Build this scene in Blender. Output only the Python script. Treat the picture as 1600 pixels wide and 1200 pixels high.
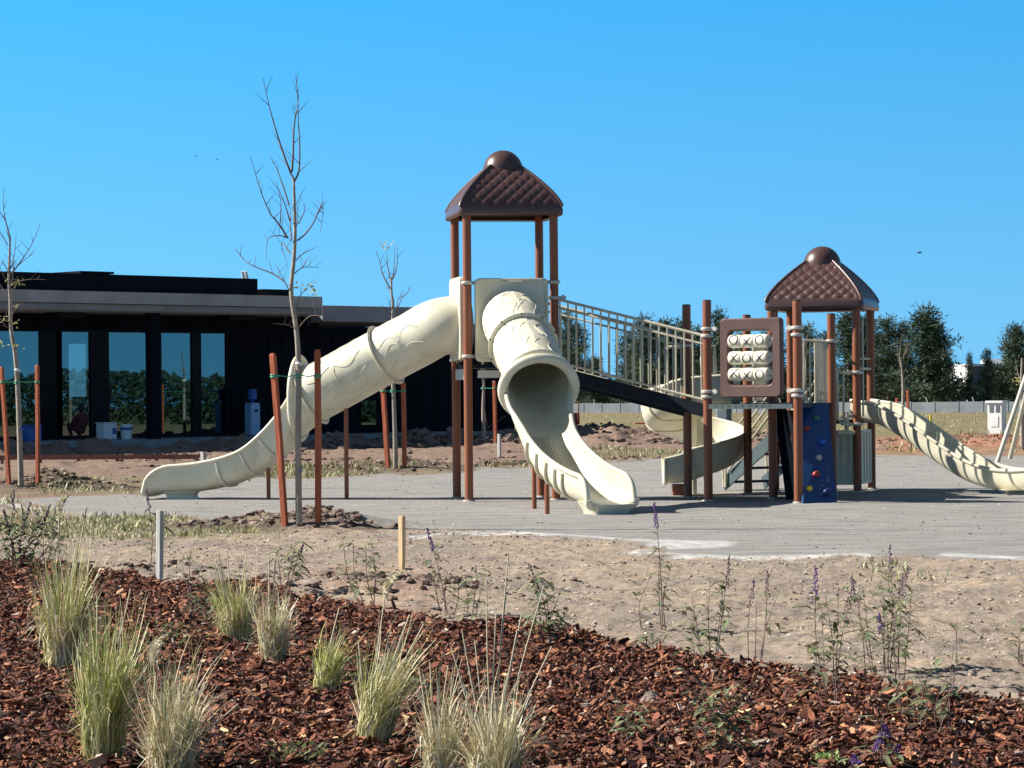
import bpy, math, random
import numpy as np
from mathutils import Vector, Matrix
R = math.radians
random.seed(7); rng = np.random.default_rng(11)
scene = bpy.context.scene
for o in list(bpy.data.objects): bpy.data.objects.remove(o)

# ------------------------------------------------------------------ camera, sky, sun, exposure
F = 4400.0; CH = 1.41; ROLL = R(0.5); HY = 615.0
cam = bpy.data.objects.new("camera", bpy.data.cameras.new("camera")); scene.collection.objects.link(cam)
cam.location = (0, 0, CH); cam.rotation_euler = (R(90), ROLL, 0)
cam.data.sensor_width = 36; cam.data.lens = F * 36 / 1600; cam.data.shift_y = (HY - 600) / 1600
cam.data.clip_start = 0.1; cam.data.clip_end = 8000
scene.camera = cam
SUN_EL, SUN_BACK = R(36), R(8)
sv = Vector((-math.cos(SUN_BACK) * math.cos(SUN_EL), math.sin(SUN_BACK) * math.cos(SUN_EL), math.sin(SUN_EL)))
sl = bpy.data.lights.new("sun", 'SUN'); sl.energy = 5.0; sl.angle = R(0.5); sl.color = (1.0, 0.945, 0.86)
so = bpy.data.objects.new("sun", sl); scene.collection.objects.link(so)
so.rotation_euler = (-sv).to_track_quat('-Z', 'Y').to_euler(); so.location = (-20, 10, 30)
w = bpy.data.worlds.new("World"); scene.world = w; w.use_nodes = True
wn = w.node_tree.nodes; wl = w.node_tree.links
sky = wn.new('ShaderNodeTexSky'); sky.sky_type = 'NISHITA'; sky.sun_disc = False
sky.sun_elevation = SUN_EL; sky.sun_rotation = R(-82); sky.air_density = 1.0; sky.dust_density = 0.15; sky.ozone_density = 2.2
# the tele lens sees only the lowest 8 degrees: look the sky up a little higher and tint it to the clear azure of the day
wg = wn.new('ShaderNodeTexCoord'); wm = wn.new('ShaderNodeMapping'); wm.inputs['Location'].default_value = (0, 0, .34); wl.new(wg.outputs['Generated'], wm.inputs[0]); wl.new(wm.outputs[0], sky.inputs[0])
wsp = wn.new('ShaderNodeSeparateXYZ'); wl.new(wg.outputs['Generated'], wsp.inputs[0])
wr = wn.new('ShaderNodeValToRGB'); wl.new(wsp.outputs[2], wr.inputs[0]); el = wr.color_ramp.elements
el[0].position = 0.0; el[0].color = (.56, .93, .87, 1); el[1].position = .5; el[1].color = (.44, .39, .34, 1); e_ = el.new(.14); e_.color = (.20, .87, 1.0, 1); e_ = el.new(.26); e_.color = (.50, .50, .46, 1)
hs = wn.new('ShaderNodeMix'); hs.data_type = 'RGBA'; hs.blend_type = 'MULTIPLY'; hs.inputs[0].default_value = 1
wl.new(sky.outputs[0], hs.inputs[6]); wl.new(wr.outputs[0], hs.inputs[7]); wl.new(hs.outputs[2], wn['Background'].inputs[0])
wn['Background'].inputs[1].default_value = 0.145
scene.view_settings.view_transform = 'Standard'; scene.view_settings.look = 'None'
scene.view_settings.gamma = 1; scene.view_settings.exposure = 0.95
scene.render.engine = 'CYCLES'
scene.cycles.max_bounces = 8; scene.cycles.transparent_max_bounces = 16

# ------------------------------------------------------------------ measuring helpers
cr, sr = math.cos(ROLL), math.sin(ROLL)
def P(px, py, Y):
    u, v = px - 800, HY - py
    return Vector((Y / F * (u * cr + v * sr), Y, CH + Y / F * (-u * sr + v * cr)))
def gY(px, py, z=0.0):
    u, v = px - 800, HY - py
    return (CH - z) * F / (u * sr - v * cr)
def G(px, py, z=0.0): return P(px, py, gY(px, py, z))
def pix(X, Y, Z=0.0):
    x, y = F * X / Y, F * (Z - CH) / Y
    return 800 + x * cr - y * sr, HY - (x * sr + y * cr)

# ------------------------------------------------------------------ noise
_tab = rng.random((256, 256))
def vn(x, y):
    xi = np.floor(x).astype(int); yi = np.floor(y).astype(int); fx = x - xi; fy = y - yi
    fx = fx * fx * (3 - 2 * fx); fy = fy * fy * (3 - 2 * fy)
    a = _tab[xi & 255, yi & 255]; b = _tab[(xi + 1) & 255, yi & 255]; c = _tab[xi & 255, (yi + 1) & 255]; d = _tab[(xi + 1) & 255, (yi + 1) & 255]
    return (a * (1 - fx) + b * fx) * (1 - fy) + (c * (1 - fx) + d * fx) * fy - 0.5
def fbm(x, y, o=4, g=0.5):
    s = 0; a = 1.0
    for i in range(o): s = s + a * vn(x * 2 ** i + 17.3 * i, y * 2 ** i + 5.1 * i); a *= g
    return s
def sstep(a, b, x):
    t = np.clip((x - a) / (b - a), 0, 1); return t * t * (3 - 2 * t)
BARK = np.array([(-900, 850), (0, 874), (60, 882), (150, 890), (250, 906), (330, 908), (400, 908), (450, 926), (560, 942), (650, 957), (700, 974), (760, 967), (830, 967), (880, 978), (950, 1002), (1030, 1012), (1150, 1032), (1250, 1043), (1400, 1063), (1500, 1080), (1600, 1090), (2400, 1160)], float)
PADN = np.array([(-900, 778), (-60, 780), (40, 786), (110, 800), (200, 808), (350, 812), (430, 815), (600, 825), (720, 832), (820, 833), (900, 837), (1000, 848), (1060, 868), (1100, 871), (1250, 869), (1400, 870), (1600, 876), (2400, 890)], float)
PADF = np.array([(-900, 778), (-60, 780), (40, 779), (90, 776), (230, 771), (300, 770), (400, 748), (500, 746), (600, 742), (720, 738), (850, 728), (950, 722), (1050, 716), (1350, 712), (1600, 712), (2400, 712)], float)
BARK[:, 1] += .095 * (BARK[:, 1] - HY) / CH      # the bed is a few centimetres high, so its foot sits lower than its crest
MOUNDS = [(470, 822, .9, .45, .13), (540, 826, .7, .3, .10), (400, 826, .8, .3, .05), (30, 764, 1.2, .8, .12), (100, 762, .7, .5, .10), (617, 735, 1.4, 1., .16),
          (930, 686, 2.4, 1.4, .30), (1000, 683, 2.4, 1.4, .26), (1060, 690, 2.5, 1.3, .22), (905, 676, 2.0, 1.6, .24), (860, 690, 2, 1.5, .2),
          (1380, 702, 1.3, 1.5, .13), (1450, 701, 1.3, 1.5, .15), (1530, 702, 1.3, 1.5, .12), (1600, 701, 1.3, 1.5, .14), (1680, 702, 1.3, 1.5, .14),
          (550, 915, 1.0, .6, .07), (640, 925, .8, .5, .05), (160, 893, .9, .5, .05)]
_a = P(0, 453, 70.0); _b = P(505, 468, 77.5); _e = Vector((_b.x - _a.x, _b.y - _a.y)).normalized(); _FA = (_a.x, _a.y); _FN = (_e.y, -_e.x)
_md = [(G(a, b), sx, sy, h) for a, b, sx, sy, h in MOUNDS]
def zones(X, Y):
    Yc = np.maximum(Y, 3.0)
    px = 800 + F * X / Yc; py = HY + CH * F / Yc - F * X / Yc * sr
    wob = fbm(X * 1.3, Y * 1.3, 4)
    bark = sstep(-5, 3, py - np.interp(px, BARK[:, 0], BARK[:, 1]) + wob * 16)
    bark = np.where(Y < 8, 1.0, bark)
    pn = np.interp(px, PADN[:, 0], PADN[:, 1]); pf = np.interp(px, PADF[:, 0], PADF[:, 1])
    pad = sstep(-2, 2, (pn - py) + wob * 7) * sstep(-1.5, 1.5, (py - pf) + wob * 5)
    return px, py, bark, pad, wob
def HZ(X, Y):
    X = np.asarray(X, float); Y = np.asarray(Y, float)
    px, py, bark, pad, wob = zones(X, Y)
    z = 0.0 * X
    for c, sx, sy, h in _md:
        q = np.exp(-((X - c.x) / sx) ** 2 - ((Y - c.y) / sy) ** 2)
        z = z + h * q * (1 + 1.1 * fbm(X * 2.2 + c.x, Y * 2.2, 4, .6))
    rough = (1 - pad) * (1 - bark)
    z = z + rough * 0.045 * fbm(X * 1.7, Y * 1.7, 5, .6) * sstep(19, 40, Y) + rough * 0.03 * fbm(X * 3, Y * 3, 4, .6)
    # long windrows of broken soil in front of the pavilion and beyond the pad
    for r0, hh, wd in ((695, .30, 2.2), (704, .10, 1.0), (722, .10, .8)):
        yc = CH * F / (r0 - HY) + 1.2 * fbm(X * .25, X * 0, 2)
        lft = 1 - sstep(2.5, 4.5, X) if r0 < 720 else 1.0
        z = z + hh * np.exp(-((Y - yc) / wd) ** 2) * (0.45 + 1.3 * fbm(X * 1.1, Y * .8 + r0, 5, .65)) * lft * (1 - pad)
    q = (X - _FA[0]) * _FN[0] + (Y - _FA[1]) * _FN[1]
    z = z + .34 * np.exp(-((q - 1.5) / .9) ** 2) * (.5 + 1.3 * fbm(X * 1.3, Y * 1.1 + 3, 5, .65)) * (1 - sstep(4, 7, X)) * (Y > 50)
    z = z + rough * .022 * fbm(X * 7, Y * 9, 4, .75) * (1 - sstep(30, 50, Y))
    z = z + bark * (0.06 + 0.04 * fbm(X * 1.1, Y * 1.1, 3)) + pad * 0.006 * fbm(X * 2, Y * 2, 3)
    return z
def gz(x, y): return float(HZ(np.array([x]), np.array([y]))[0])
def GP(px, py):                       # where the sight line of that pixel first meets the terrain
    Y0 = gY(px, py); Y = np.linspace(Y0 * .90, Y0 * 1.06, 500); d = P(px, py, 1.0) - Vector((0, 0, CH))
    X = d.x * Y; Zr = CH + d.z * Y; k = np.argmax(Zr <= HZ(X, Y))
    return Vector((X[k], Y[k], Zr[k]))

# ------------------------------------------------------------------ materials
def mat(name, col, rough=.6, var=.12, scale=6, bump=0, bscale=30, metal=0, spec=.5, attr=None, coat=0, stretch=None, col2=None, trans=0):
    m = bpy.data.materials.new(name); m.use_nodes = True; nt = m.node_tree; n = nt.nodes; l = nt.links
    b = n['Principled BSDF']; b.inputs['Roughness'].default_value = rough; b.inputs['Metallic'].default_value = metal
    b.inputs['Specular IOR Level'].default_value = spec; b.inputs['Coat Weight'].default_value = coat
    tc = n.new('ShaderNodeTexCoord'); mp = n.new('ShaderNodeMapping'); l.new(tc.outputs['Object'], mp.inputs[0])
    if stretch: mp.inputs['Scale'].default_value = stretch
    nz = n.new('ShaderNodeTexNoise'); nz.inputs['Scale'].default_value = scale; nz.inputs['Detail'].default_value = 6; l.new(mp.outputs[0], nz.inputs['Vector'])
    mx = n.new('ShaderNodeMix'); mx.data_type = 'RGBA'
    rp = n.new('ShaderNodeMapRange'); rp.inputs[1].default_value = .3; rp.inputs[2].default_value = .7; l.new(nz.outputs[0], rp.inputs[0]); l.new(rp.outputs[0], mx.inputs[0])
    c2 = col2 or tuple(min(1, c * (1 + var)) for c in col)
    mx.inputs[6].default_value = (*[c * (1 - var) for c in col], 1); mx.inputs[7].default_value = (*c2, 1)
    src = mx.outputs[2]
    if attr:
        a = n.new('ShaderNodeAttribute'); a.attribute_name = attr; m2 = n.new('ShaderNodeMix'); m2.data_type = 'RGBA'; m2.blend_type = 'MULTIPLY'; m2.inputs[0].default_value = 1
        l.new(src, m2.inputs[6]); l.new(a.outputs['Color'], m2.inputs[7]); src = m2.outputs[2]
    l.new(src, b.inputs['Base Color'])
    if bump:
        nb = n.new('ShaderNodeTexNoise'); nb.inputs['Scale'].default_value = bscale; nb.inputs['Detail'].default_value = 5; l.new(mp.outputs[0], nb.inputs['Vector'])
        bp = n.new('ShaderNodeBump'); bp.inputs['Strength'].default_value = bump; bp.inputs['Distance'].default_value = .02; l.new(nb.outputs[0], bp.inputs['Height']); l.new(bp.outputs[0], b.inputs['Normal'])
    if trans:
        t = n.new('ShaderNodeBsdfTranslucent'); l.new(src, t.inputs['Color']); ms = n.new('ShaderNodeMixShader'); ms.inputs[0].default_value = trans
        l.new(b.outputs[0], ms.inputs[1]); l.new(t.outputs[0], ms.inputs[2]); l.new(ms.outputs[0], n['Material Output'].inputs[0])
    return m
M = {}
M['beige'] = mat('cream_plastic', (.66, .615, .45), .42, .07, 3, .04, 60, col2=(.70, .66, .52))
def grime(m, col, amt, sc):
    nt = m.node_tree; n = nt.nodes; l = nt.links; b = n['Principled BSDF']; src = b.inputs['Base Color'].links[0].from_socket
    ge = n.new('ShaderNodeNewGeometry'); mp = n.new('ShaderNodeMapping'); mp.inputs['Scale'].default_value = (1, 1, .45); l.new(ge.outputs['Position'], mp.inputs[0])
    nz = n.new('ShaderNodeTexNoise'); nz.inputs['Scale'].default_value = sc; nz.inputs['Detail'].default_value = 9; nz.inputs['Roughness'].default_value = .72; l.new(mp.outputs[0], nz.inputs['Vector'])
    r = n.new('ShaderNodeMapRange'); r.inputs[1].default_value = .50; r.inputs[2].default_value = .72; r.inputs[4].default_value = amt; l.new(nz.outputs[0], r.inputs[0])
    x = n.new('ShaderNodeMix'); x.data_type = 'RGBA'; l.new(r.outputs[0], x.inputs[0]); l.new(src, x.inputs[6]); x.inputs[7].default_value = (*col, 1); l.new(x.outputs[2], b.inputs['Base Color'])
grime(M['beige'], (.34, .27, .17), .45, 3.5)
M['brown'] = mat('brown_plastic', (.080, .040, .034), .36, .12, 5, .03, 50, coat=.08)
M['ttt'] = mat('brown_panel_plastic', (.088, .043, .036), .5, .10, 5, .03, 50)
M['post'] = mat('rust_brown_paint', (.25, .084, .038), .45, .12, 4, .03, 60, stretch=(1, 1, .3), spec=.3)
grime(M['post'], (.14, .09, .07), .6, 7)
M['clamp'] = mat('cast_clamp', (.50, .47, .42), .4, .1, 10, metal=.2)
M['railm'] = mat('cream_painted_steel', (.50, .46, .34), .4, .08, 6)
M['navy'] = mat('dark_coated_steel', (.008, .011, .019), .65, .2, 8, spec=.15)
M['teal'] = mat('teal_grey_step_edge', (.055, .080, .085), .5, .15, 8)
M['blue'] = mat('blue_climbing_board', (.012, .055, .165), .4, .15, 5, .03, 60)
M['ink'] = mat('black_ink', (.012, .012, .012), .5)
M['roller'] = mat('ivory_roller', (.72, .68, .55), .35, .05, 6)
M['red'] = mat('red_hold', (.35, .03, .02), .5); M['green'] = mat('green_hold', (.01, .15, .09), .5)
M['blueh'] = mat('blue_hold', (.01, .10, .5), .45); M['greyh'] = mat('grey_hold_and_sun_fleck', (.45, .45, .42), .5); M['yellow'] = mat('yellow_paint', (.65, .50, .02), .5); M['navyh'] = mat('navy_hold', (.01, .02, .12), .5)
M['stake'] = mat('rusty_stake', (.36, .085, .03), .75, .25, 12, .3, 40, stretch=(1, 1, .2))
M['timber'] = mat('pale_timber', (.55, .40, .22), .8, .15, 20, .3, 60, stretch=(1, 1, .1))
M['greyt'] = mat('weathered_timber', (.42, .41, .38), .85, .2, 20, .3, 60, stretch=(1, 1, .1))
M['bark_t'] = mat('young_bark', (.30, .26, .21), .9, .3, 25, .5, 60, stretch=(1, 1, .3))
M['twig'] = mat('twig', (.16, .115, .09), .9, .25, 20)
M['tie'] = mat('green_tie', (.02, .35, .22), .5); M['bluet'] = mat('blue_tape', (.02, .08, .5), .5)
M['leafy'] = mat('pale_leaf', (.42, .40, .16), .6, .2, 30, trans=.3)
M['black'] = mat('black_cladding', (.007, .009, .014), .8, .25, 2, stretch=(1, 1, .2), spec=.08)
M['frame'] = mat('black_frame', (.003, .004, .006), .5, spec=.15)
M['conc'] = mat('grey_concrete', (.36, .35, .32), .85, .18, 1.2, .2, 20)
M['concd'] = mat('floor_and_shade_concrete', (.26, .26, .26), .85, .2, 1.5)  # floor colour; on the roof its darker grey stands in for shade
M['wallf'] = mat('precast_wall', (.13, .145, .16), .9, .2, .8, .2, 8)
M['white'] = mat('white_paint', (.74, .74, .72), .5, .06, 4)
M['shadewall'] = mat('shaded_white_render', (.12, .13, .15), .8, .1, 1)  # white building's unlit front, its shade put into the colour
M['bluep'] = mat('blue_plastic', (.02, .10, .35), .4); M['lblue'] = mat('pale_blue_plastic', (.30, .45, .65), .4)
M['orange'] = mat('orange_plank', (.65, .16, .06), .6); M['maroon'] = mat('maroon_cloth', (.10, .02, .02), .9)
M['hair'] = mat('dark_hair', (.01, .008, .006), .7); M['skin'] = mat('skin', (.35, .2, .13), .6)
M['ladder'] = mat('ladder_metal', (.15, .15, .15), .5)
M['rustbar'] = mat('rusty_edging', (.11, .032, .02), .85, .3, 8, .3, 30)
M['trunk'] = mat('tree_trunk', (.12, .09, .07), .9, .3, 8, .5, 20)
M['foli'] = mat('pine_foliage', (.036, .066, .036), .7, .25, 1.2, attr='tint', trans=.15)
M['blade'] = mat('grass_blade', (.97, .97, .97), .5, .03, 9, attr='tint', trans=.18)
M['leaf'] = mat('sage_leaf', (.20, .235, .12), .6, .25, 30, attr='tint', trans=.25)
M['stem'] = mat('sage_stem', (.17, .10, .09), .7, .3, 30)
M['faded'] = mat('faded_bloom', (.20, .13, .17), .8, .3, 60)
M['purple'] = mat('purple_bloom', (.17, .07, .28), .7, .25, 60)
M['chip'] = mat('bark_chip', (.9, .9, .9), .75, .25, 40, .5, 160, attr='tint', spec=.25)
M['clod'] = mat('soil_clod', (1, 1, 1), .95, .2, 12, .6, 40, attr='tint', spec=.15)
def glass_mat():
    m = bpy.data.materials.new('tinted_glass'); m.use_nodes = True; n = m.node_tree.nodes; l = m.node_tree.links; n.remove(n['Principled BSDF'])
    g = n.new('ShaderNodeBsdfGlossy'); g.inputs['Roughness'].default_value = .01; g.inputs['Color'].default_value = (.55, .85, .90, 1)
    t = n.new('ShaderNodeBsdfTransparent'); t.inputs['Color'].default_value = (.42, .48, .48, 1)
    ms = n.new('ShaderNodeMixShader'); ms.inputs[0].default_value = .16
    l.new(t.outputs[0], ms.inputs[1]); l.new(g.outputs[0], ms.inputs[2]); l.new(ms.outputs[0], n['Material Output'].inputs[0]); return m
M['glass'] = glass_mat()
def ground_mat():
    m = bpy.data.materials.new('site_soil'); m.use_nodes = True; nt = m.node_tree; n = nt.nodes; l = nt.links; b = n['Principled BSDF']
    b.inputs['Roughness'].default_value = .95; b.inputs['Specular IOR Level'].default_value = .15
    ge = n.new('ShaderNodeNewGeometry')
    def noise(s, d=8, st=None, rough=.6):
        x = n.new('ShaderNodeTexNoise'); x.inputs['Scale'].default_value = s; x.inputs['Detail'].default_value = d; x.inputs['Roughness'].default_value = rough
        if st:
            mp = n.new('ShaderNodeMapping'); mp.inputs['Scale'].default_value = st; l.new(ge.outputs['Position'], mp.inputs[0]); l.new(mp.outputs[0], x.inputs['Vector'])
        else: l.new(ge.outputs['Position'], x.inputs['Vector'])
        return x.outputs[0]
    def mr(src, a, c):
        r = n.new('ShaderNodeMapRange'); r.inputs[1].default_value = a; r.inputs[2].default_value = c; l.new(src, r.inputs[0]); return r.outputs[0]
    def mix(f, a, c, bt='MIX'):
        x = n.new('ShaderNodeMix'); x.data_type = 'RGBA'; x.blend_type = bt
        for s, v in ((0, f), (6, a), (7, c)):
            if isinstance(v, (int, float)): x.inputs[s].default_value = v
            elif isinstance(v, tuple): x.inputs[s].default_value = (*v, 1)
            else: l.new(v, x.inputs[s])
        return x.outputs[2]
    def mul(a, c):
        x = n.new('ShaderNodeMath'); x.operation = 'MULTIPLY'
        for i, v in enumerate((a, c)):
            if isinstance(v, (int, float)): x.inputs[i].default_value = v
            else: l.new(v, x.inputs[i])
        return x.outputs[0]
    A = n.new('ShaderNodeAttribute'); A.attribute_name = 'zone_a'; sa = n.new('ShaderNodeSeparateColor'); l.new(A.outputs['Color'], sa.inputs[0])
    B = n.new('ShaderNodeAttribute'); B.attribute_name = 'zone_b'; sb = n.new('ShaderNodeSeparateColor'); l.new(B.outputs['Color'], sb.inputs[0])
    big = noise(.7); mid = noise(4); fine = noise(28, 4); wide = noise(1.2, 8, (1, 3.0, 1))
    soil = mix(mr(big, .35, .65), (.30, .235, .185), (.47, .36, .25))
    soil = mix(mr(mid, .45, .75), soil, (.33, .285, .25))
    soil = mix(mul(mr(noise(22, 6, (1, 2.2, 1), .8), .48, .60), .7), soil, (.19, .15, .12))
    soil = mix(mul(mr(noise(45, 3), .60, .72), .8), soil, (.62, .56, .47))
    padc = mix(mr(wide, .38, .62), (.24, .235, .225), (.36, .345, .32))
    padc = mix(mul(mr(noise(1.1, 8, (1, 2.5, 1), .65), .48, .62), .6), padc, (.33, .285, .235))
    padc = mix(mul(mr(noise(3.5, 8, (1, 2, 1), .8), .53, .66), .45), padc, (.17, .165, .16))
    padc = mix(mul(mr(noise(60, 3), .50, .68), .5), padc, (.12, .118, .118))
    padc = mix(mul(mr(noise(50, 3), .60, .72), .7), padc, (.46, .44, .41))
    padc = mix(mul(mr(noise(1.6, 7, (1, 2.2, 1), .75), .56, .66), .4), padc, (.15, .145, .14))
    soil = mix(mul(mr(noise(.55, 8, (1, 2.2, 1), .65), .48, .60), .55), soil, (.235, .205, .185))
    soil = mix(mul(mr(noise(2.4, 8, (1, 4.5, 1), .75), .54, .64), .75), soil, (.165, .135, .115))
    soil = mix(mul(mr(noise(9, 6, (1, 3, 1), .7), .56, .66), .6), soil, (.56, .47, .36))
    dirt = mix(mr(mid, .35, .65), (.20, .135, .105), (.29, .205, .155))
    dirt = mix(mul(mr(fine, .5, .7), .6), dirt, (.11, .075, .06))
    grass = mix(mr(noise(2.2, 8), .35, .65), (.105, .13, .045), (.27, .235, .11))
    c = mix(sb.outputs[1], soil, dirt)                       # far dirt
    c = mix(mul(sb.outputs[0], mr(noise(1.6, 7), .38, .52)), c, (.36, .17, .115))   # red soil
    c = mix(mul(sb.outputs[2], mr(noise(3.2, 8), .40, .55)), c, grass)
    C3 = n.new('ShaderNodeAttribute'); C3.attribute_name = 'zone_c'; sc_ = n.new('ShaderNodeSeparateColor'); l.new(C3.outputs['Color'], sc_.inputs[0])
    c = mix(mul(sc_.outputs[0], mr(noise(7, 6), .35, .55)), c, (.13, .095, .078))
    c = mix(sa.outputs[1], c, padc)
    c = mix(mul(sa.outputs[2], mul(mr(noise(5, 8, (1, 2.5, 1), .7), .40, .56), .9)), c, (.66, .66, .64))
    c = mix(sa.outputs[0], c, (.035, .014, .010))
    l.new(c, b.inputs['Base Color'])
    bp = n.new('ShaderNodeBump'); bp.inputs['Strength'].default_value = .9; bp.inputs['Distance'].default_value = .03
    l.new(noise(14, 8, None, .75), bp.inputs['Height']); l.new(bp.outputs[0], b.inputs['Normal'])
    return m
M['soil'] = ground_mat()

# ------------------------------------------------------------------ object helpers
def link(o): scene.collection.objects.link(o); return o
class T:                      # a thing: its Empty and origin
    def __init__(s, name, label, cat, loc, group=None):
        s.o = link(bpy.data.objects.new(name, None)); s.loc = Vector(loc); s.o.location = s.loc; s.o.empty_display_size = .1
        s.o['label'] = label; s.o['category'] = cat
        if group: s.o['group'] = group
class MB:
    def __init__(s): s.v = []; s.f = []; s.m = []; s.mi = 0
    def add(s, vs, fs):
        b = len(s.v); s.v += [tuple(v) for v in vs]; s.f += [tuple(b + i for i in f) for f in fs]; s.m += [s.mi] * len(fs); return s
    def box(s, c, sz, ax=None):
        c = Vector(c); X, Y, Z = ax or (Vector((1, 0, 0)), Vector((0, 1, 0)), Vector((0, 0, 1)))
        vs = [c + X * (sz[0] / 2 * i) + Y * (sz[1] / 2 * j) + Z * (sz[2] / 2 * k) for i in (-1, 1) for j in (-1, 1) for k in (-1, 1)]
        return s.add(vs, [(0, 1, 3, 2), (4, 6, 7, 5), (0, 4, 5, 1), (2, 3, 7, 6), (0, 2, 6, 4), (1, 5, 7, 3)])
    def tube(s, pts, r, n=8, cap=True):
        pts = [Vector(p) for p in pts]; N = len(pts); rr = r if isinstance(r, (list, tuple)) else [r] * N
        vs = []; ref = None
        for i, p in enumerate(pts):
            t = (pts[min(i + 1, N - 1)] - pts[max(i - 1, 0)])
            t = t.normalized() if t.length > 1e-9 else Vector((0, 0, 1))
            if ref is None: ref = t.orthogonal().normalized()
            a = ref - t * ref.dot(t); a = a.normalized() if a.length > 1e-6 else t.orthogonal().normalized(); ref = a; b = t.cross(a)
            vs += [p + (a * math.cos(2 * math.pi * k / n) + b * math.sin(2 * math.pi * k / n)) * rr[i] for k in range(n)]
        fs = [(i * n + k, i * n + (k + 1) % n, (i + 1) * n + (k + 1) % n, (i + 1) * n + k) for i in range(N - 1) for k in range(n)]
        if cap: fs += [tuple(range(n))[::-1], tuple((N - 1) * n + k for k in range(n))]
        return s.add(vs, fs)
    def torus(s, c, ax, Rm, r, n=28, k=8, flat=1.0):
        c = Vector(c); ax = Vector(ax).normalized(); a = ax.orthogonal().normalized(); b = ax.cross(a); vs = []
        for i in range(n):
            e = a * math.cos(2 * math.pi * i / n) + b * math.sin(2 * math.pi * i / n)
            for j in range(k):
                q = 2 * math.pi * j / k; vs.append(c + e * (Rm + r * math.cos(q)) + ax * (r * flat * math.sin(q)))
        fs = [(i * k + j, i * k + (j + 1) % k, ((i + 1) % n) * k + (j + 1) % k, ((i + 1) % n) * k + j) for i in range(n) for j in range(k)]
        return s.add(vs, fs)
    def ell(s, c, rad, n=10, m=7, ax=None, jit=0):
        c = Vector(c); X, Y, Z = ax or (Vector((1, 0, 0)), Vector((0, 1, 0)), Vector((0, 0, 1))); vs = []
        for i in range(m + 1):
            th = math.pi * i / m
            for j in range(n):
                ph = 2 * math.pi * j / n; q = 1 + jit * (random.random() - .5)
                vs.append(c + X * (rad[0] * math.sin(th) * math.cos(ph) * q) + Y * (rad[1] * math.sin(th) * math.sin(ph) * q) + Z * (rad[2] * math.cos(th) * q))
        fs = [(i * n + j, i * n + (j + 1) % n, (i + 1) * n + (j + 1) % n, (i + 1) * n + j) for i in range(m) for j in range(n)]
        return s.add(vs, fs)
    def loft(s, rings, closed=True, caps=False):
        n = len(rings[0]); vs = [p for r in rings for p in r]; kk = n if closed else n - 1
        fs = [(i * n + k, i * n + (k + 1) % n, (i + 1) * n + (k + 1) % n, (i + 1) * n + k) for i in range(len(rings) - 1) for k in range(kk)]
        if caps: fs += [tuple(range(n))[::-1], tuple((len(rings) - 1) * n + k for k in range(n))]
        return s.add(vs, fs)
    def prism(s, pts, off):                       # polygon pts extruded by vector off
        n = len(pts); pts = [Vector(p) for p in pts]; off = Vector(off)
        return s.add(pts + [p + off for p in pts], [tuple(range(n))[::-1], tuple(range(n, 2 * n))] + [(i, (i + 1) % n, n + (i + 1) % n, n + i) for i in range(n)])
    def build(s, name, mats, parent=None, smooth=False, org=None, bevel=0, autos=40, tint=None):
        org = org if org is not None else (parent.loc if isinstance(parent, T) else Vector((0, 0, 0)))
        me = bpy.data.meshes.new(name); me.from_pydata([tuple(Vector(v) - org) for v in s.v], [], s.f)
        for m in (mats if isinstance(mats, list) else [mats]): me.materials.append(M[m])
        me.polygons.foreach_set('material_index', s.m)
        if smooth: me.polygons.foreach_set('use_smooth', [True] * len(s.f)); me.set_sharp_from_angle(angle=R(autos))
        if tint is not None:
            a = me.color_attributes.new('tint', 'FLOAT_COLOR', 'POINT'); a.data.foreach_set('color', np.asarray(tint, np.float32).ravel())
        me.update(); o = link(bpy.data.objects.new(name, me))
        if parent is not None: o.parent = parent.o if isinstance(parent, T) else parent
        else: o.location = org
        if bevel:
            bm = o.modifiers.new('bevel', 'BEVEL'); bm.width = bevel; bm.segments = 2; bm.limit_method = 'ANGLE'; bm.angle_limit = R(50)
        return o
def tag(o, label, cat, group=None, kind=None):
    if label: o['label'] = label
    if cat: o['category'] = cat
    if group: o['group'] = group
    if kind: o['kind'] = kind
    return o
def npmesh(name, V, Fa, mt, tint=None, loc=(0, 0, 0), smooth=False):
    me = bpy.data.meshes.new(name); V = np.asarray(V, np.float32); Fa = np.asarray(Fa, np.int32); k = Fa.shape[1]
    me.vertices.add(len(V)); me.vertices.foreach_set('co', V.ravel()); me.loops.add(Fa.size); me.loops.foreach_set('vertex_index', Fa.ravel())
    me.polygons.add(len(Fa)); me.polygons.foreach_set('loop_start', np.arange(0, Fa.size, k, dtype=np.int32)); me.polygons.foreach_set('loop_total', np.full(len(Fa), k, np.int32))
    me.polygons.foreach_set('use_smooth', np.full(len(Fa), smooth)); me.materials.append(M[mt])
    if tint is not None:
        a = me.color_attributes.new('tint', 'FLOAT_COLOR', 'POINT'); a.data.foreach_set('color', np.asarray(tint, np.float32).ravel())
    me.update(calc_edges=True); me.validate(); o = link(bpy.data.objects.new(name, me)); o.location = loc; return o
def spline(pts, n=12):
    pts = [Vector(p) for p in pts]; q = [pts[0] * 2 - pts[1]] + pts + [pts[-1] * 2 - pts[-2]]; out = []
    for i in range(1, len(q) - 2):
        a, b, c, d = q[i - 1:i + 3]
        for k in range(n):
            t = k / n; out.append(.5 * ((2 * b) + (c - a) * t + (2 * a - 5 * b + 4 * c - d) * t * t + (3 * b - a - 3 * c + d) * t ** 3))
    out.append(pts[-1]); return out
UP = Vector((0, 0, 1))

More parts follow.
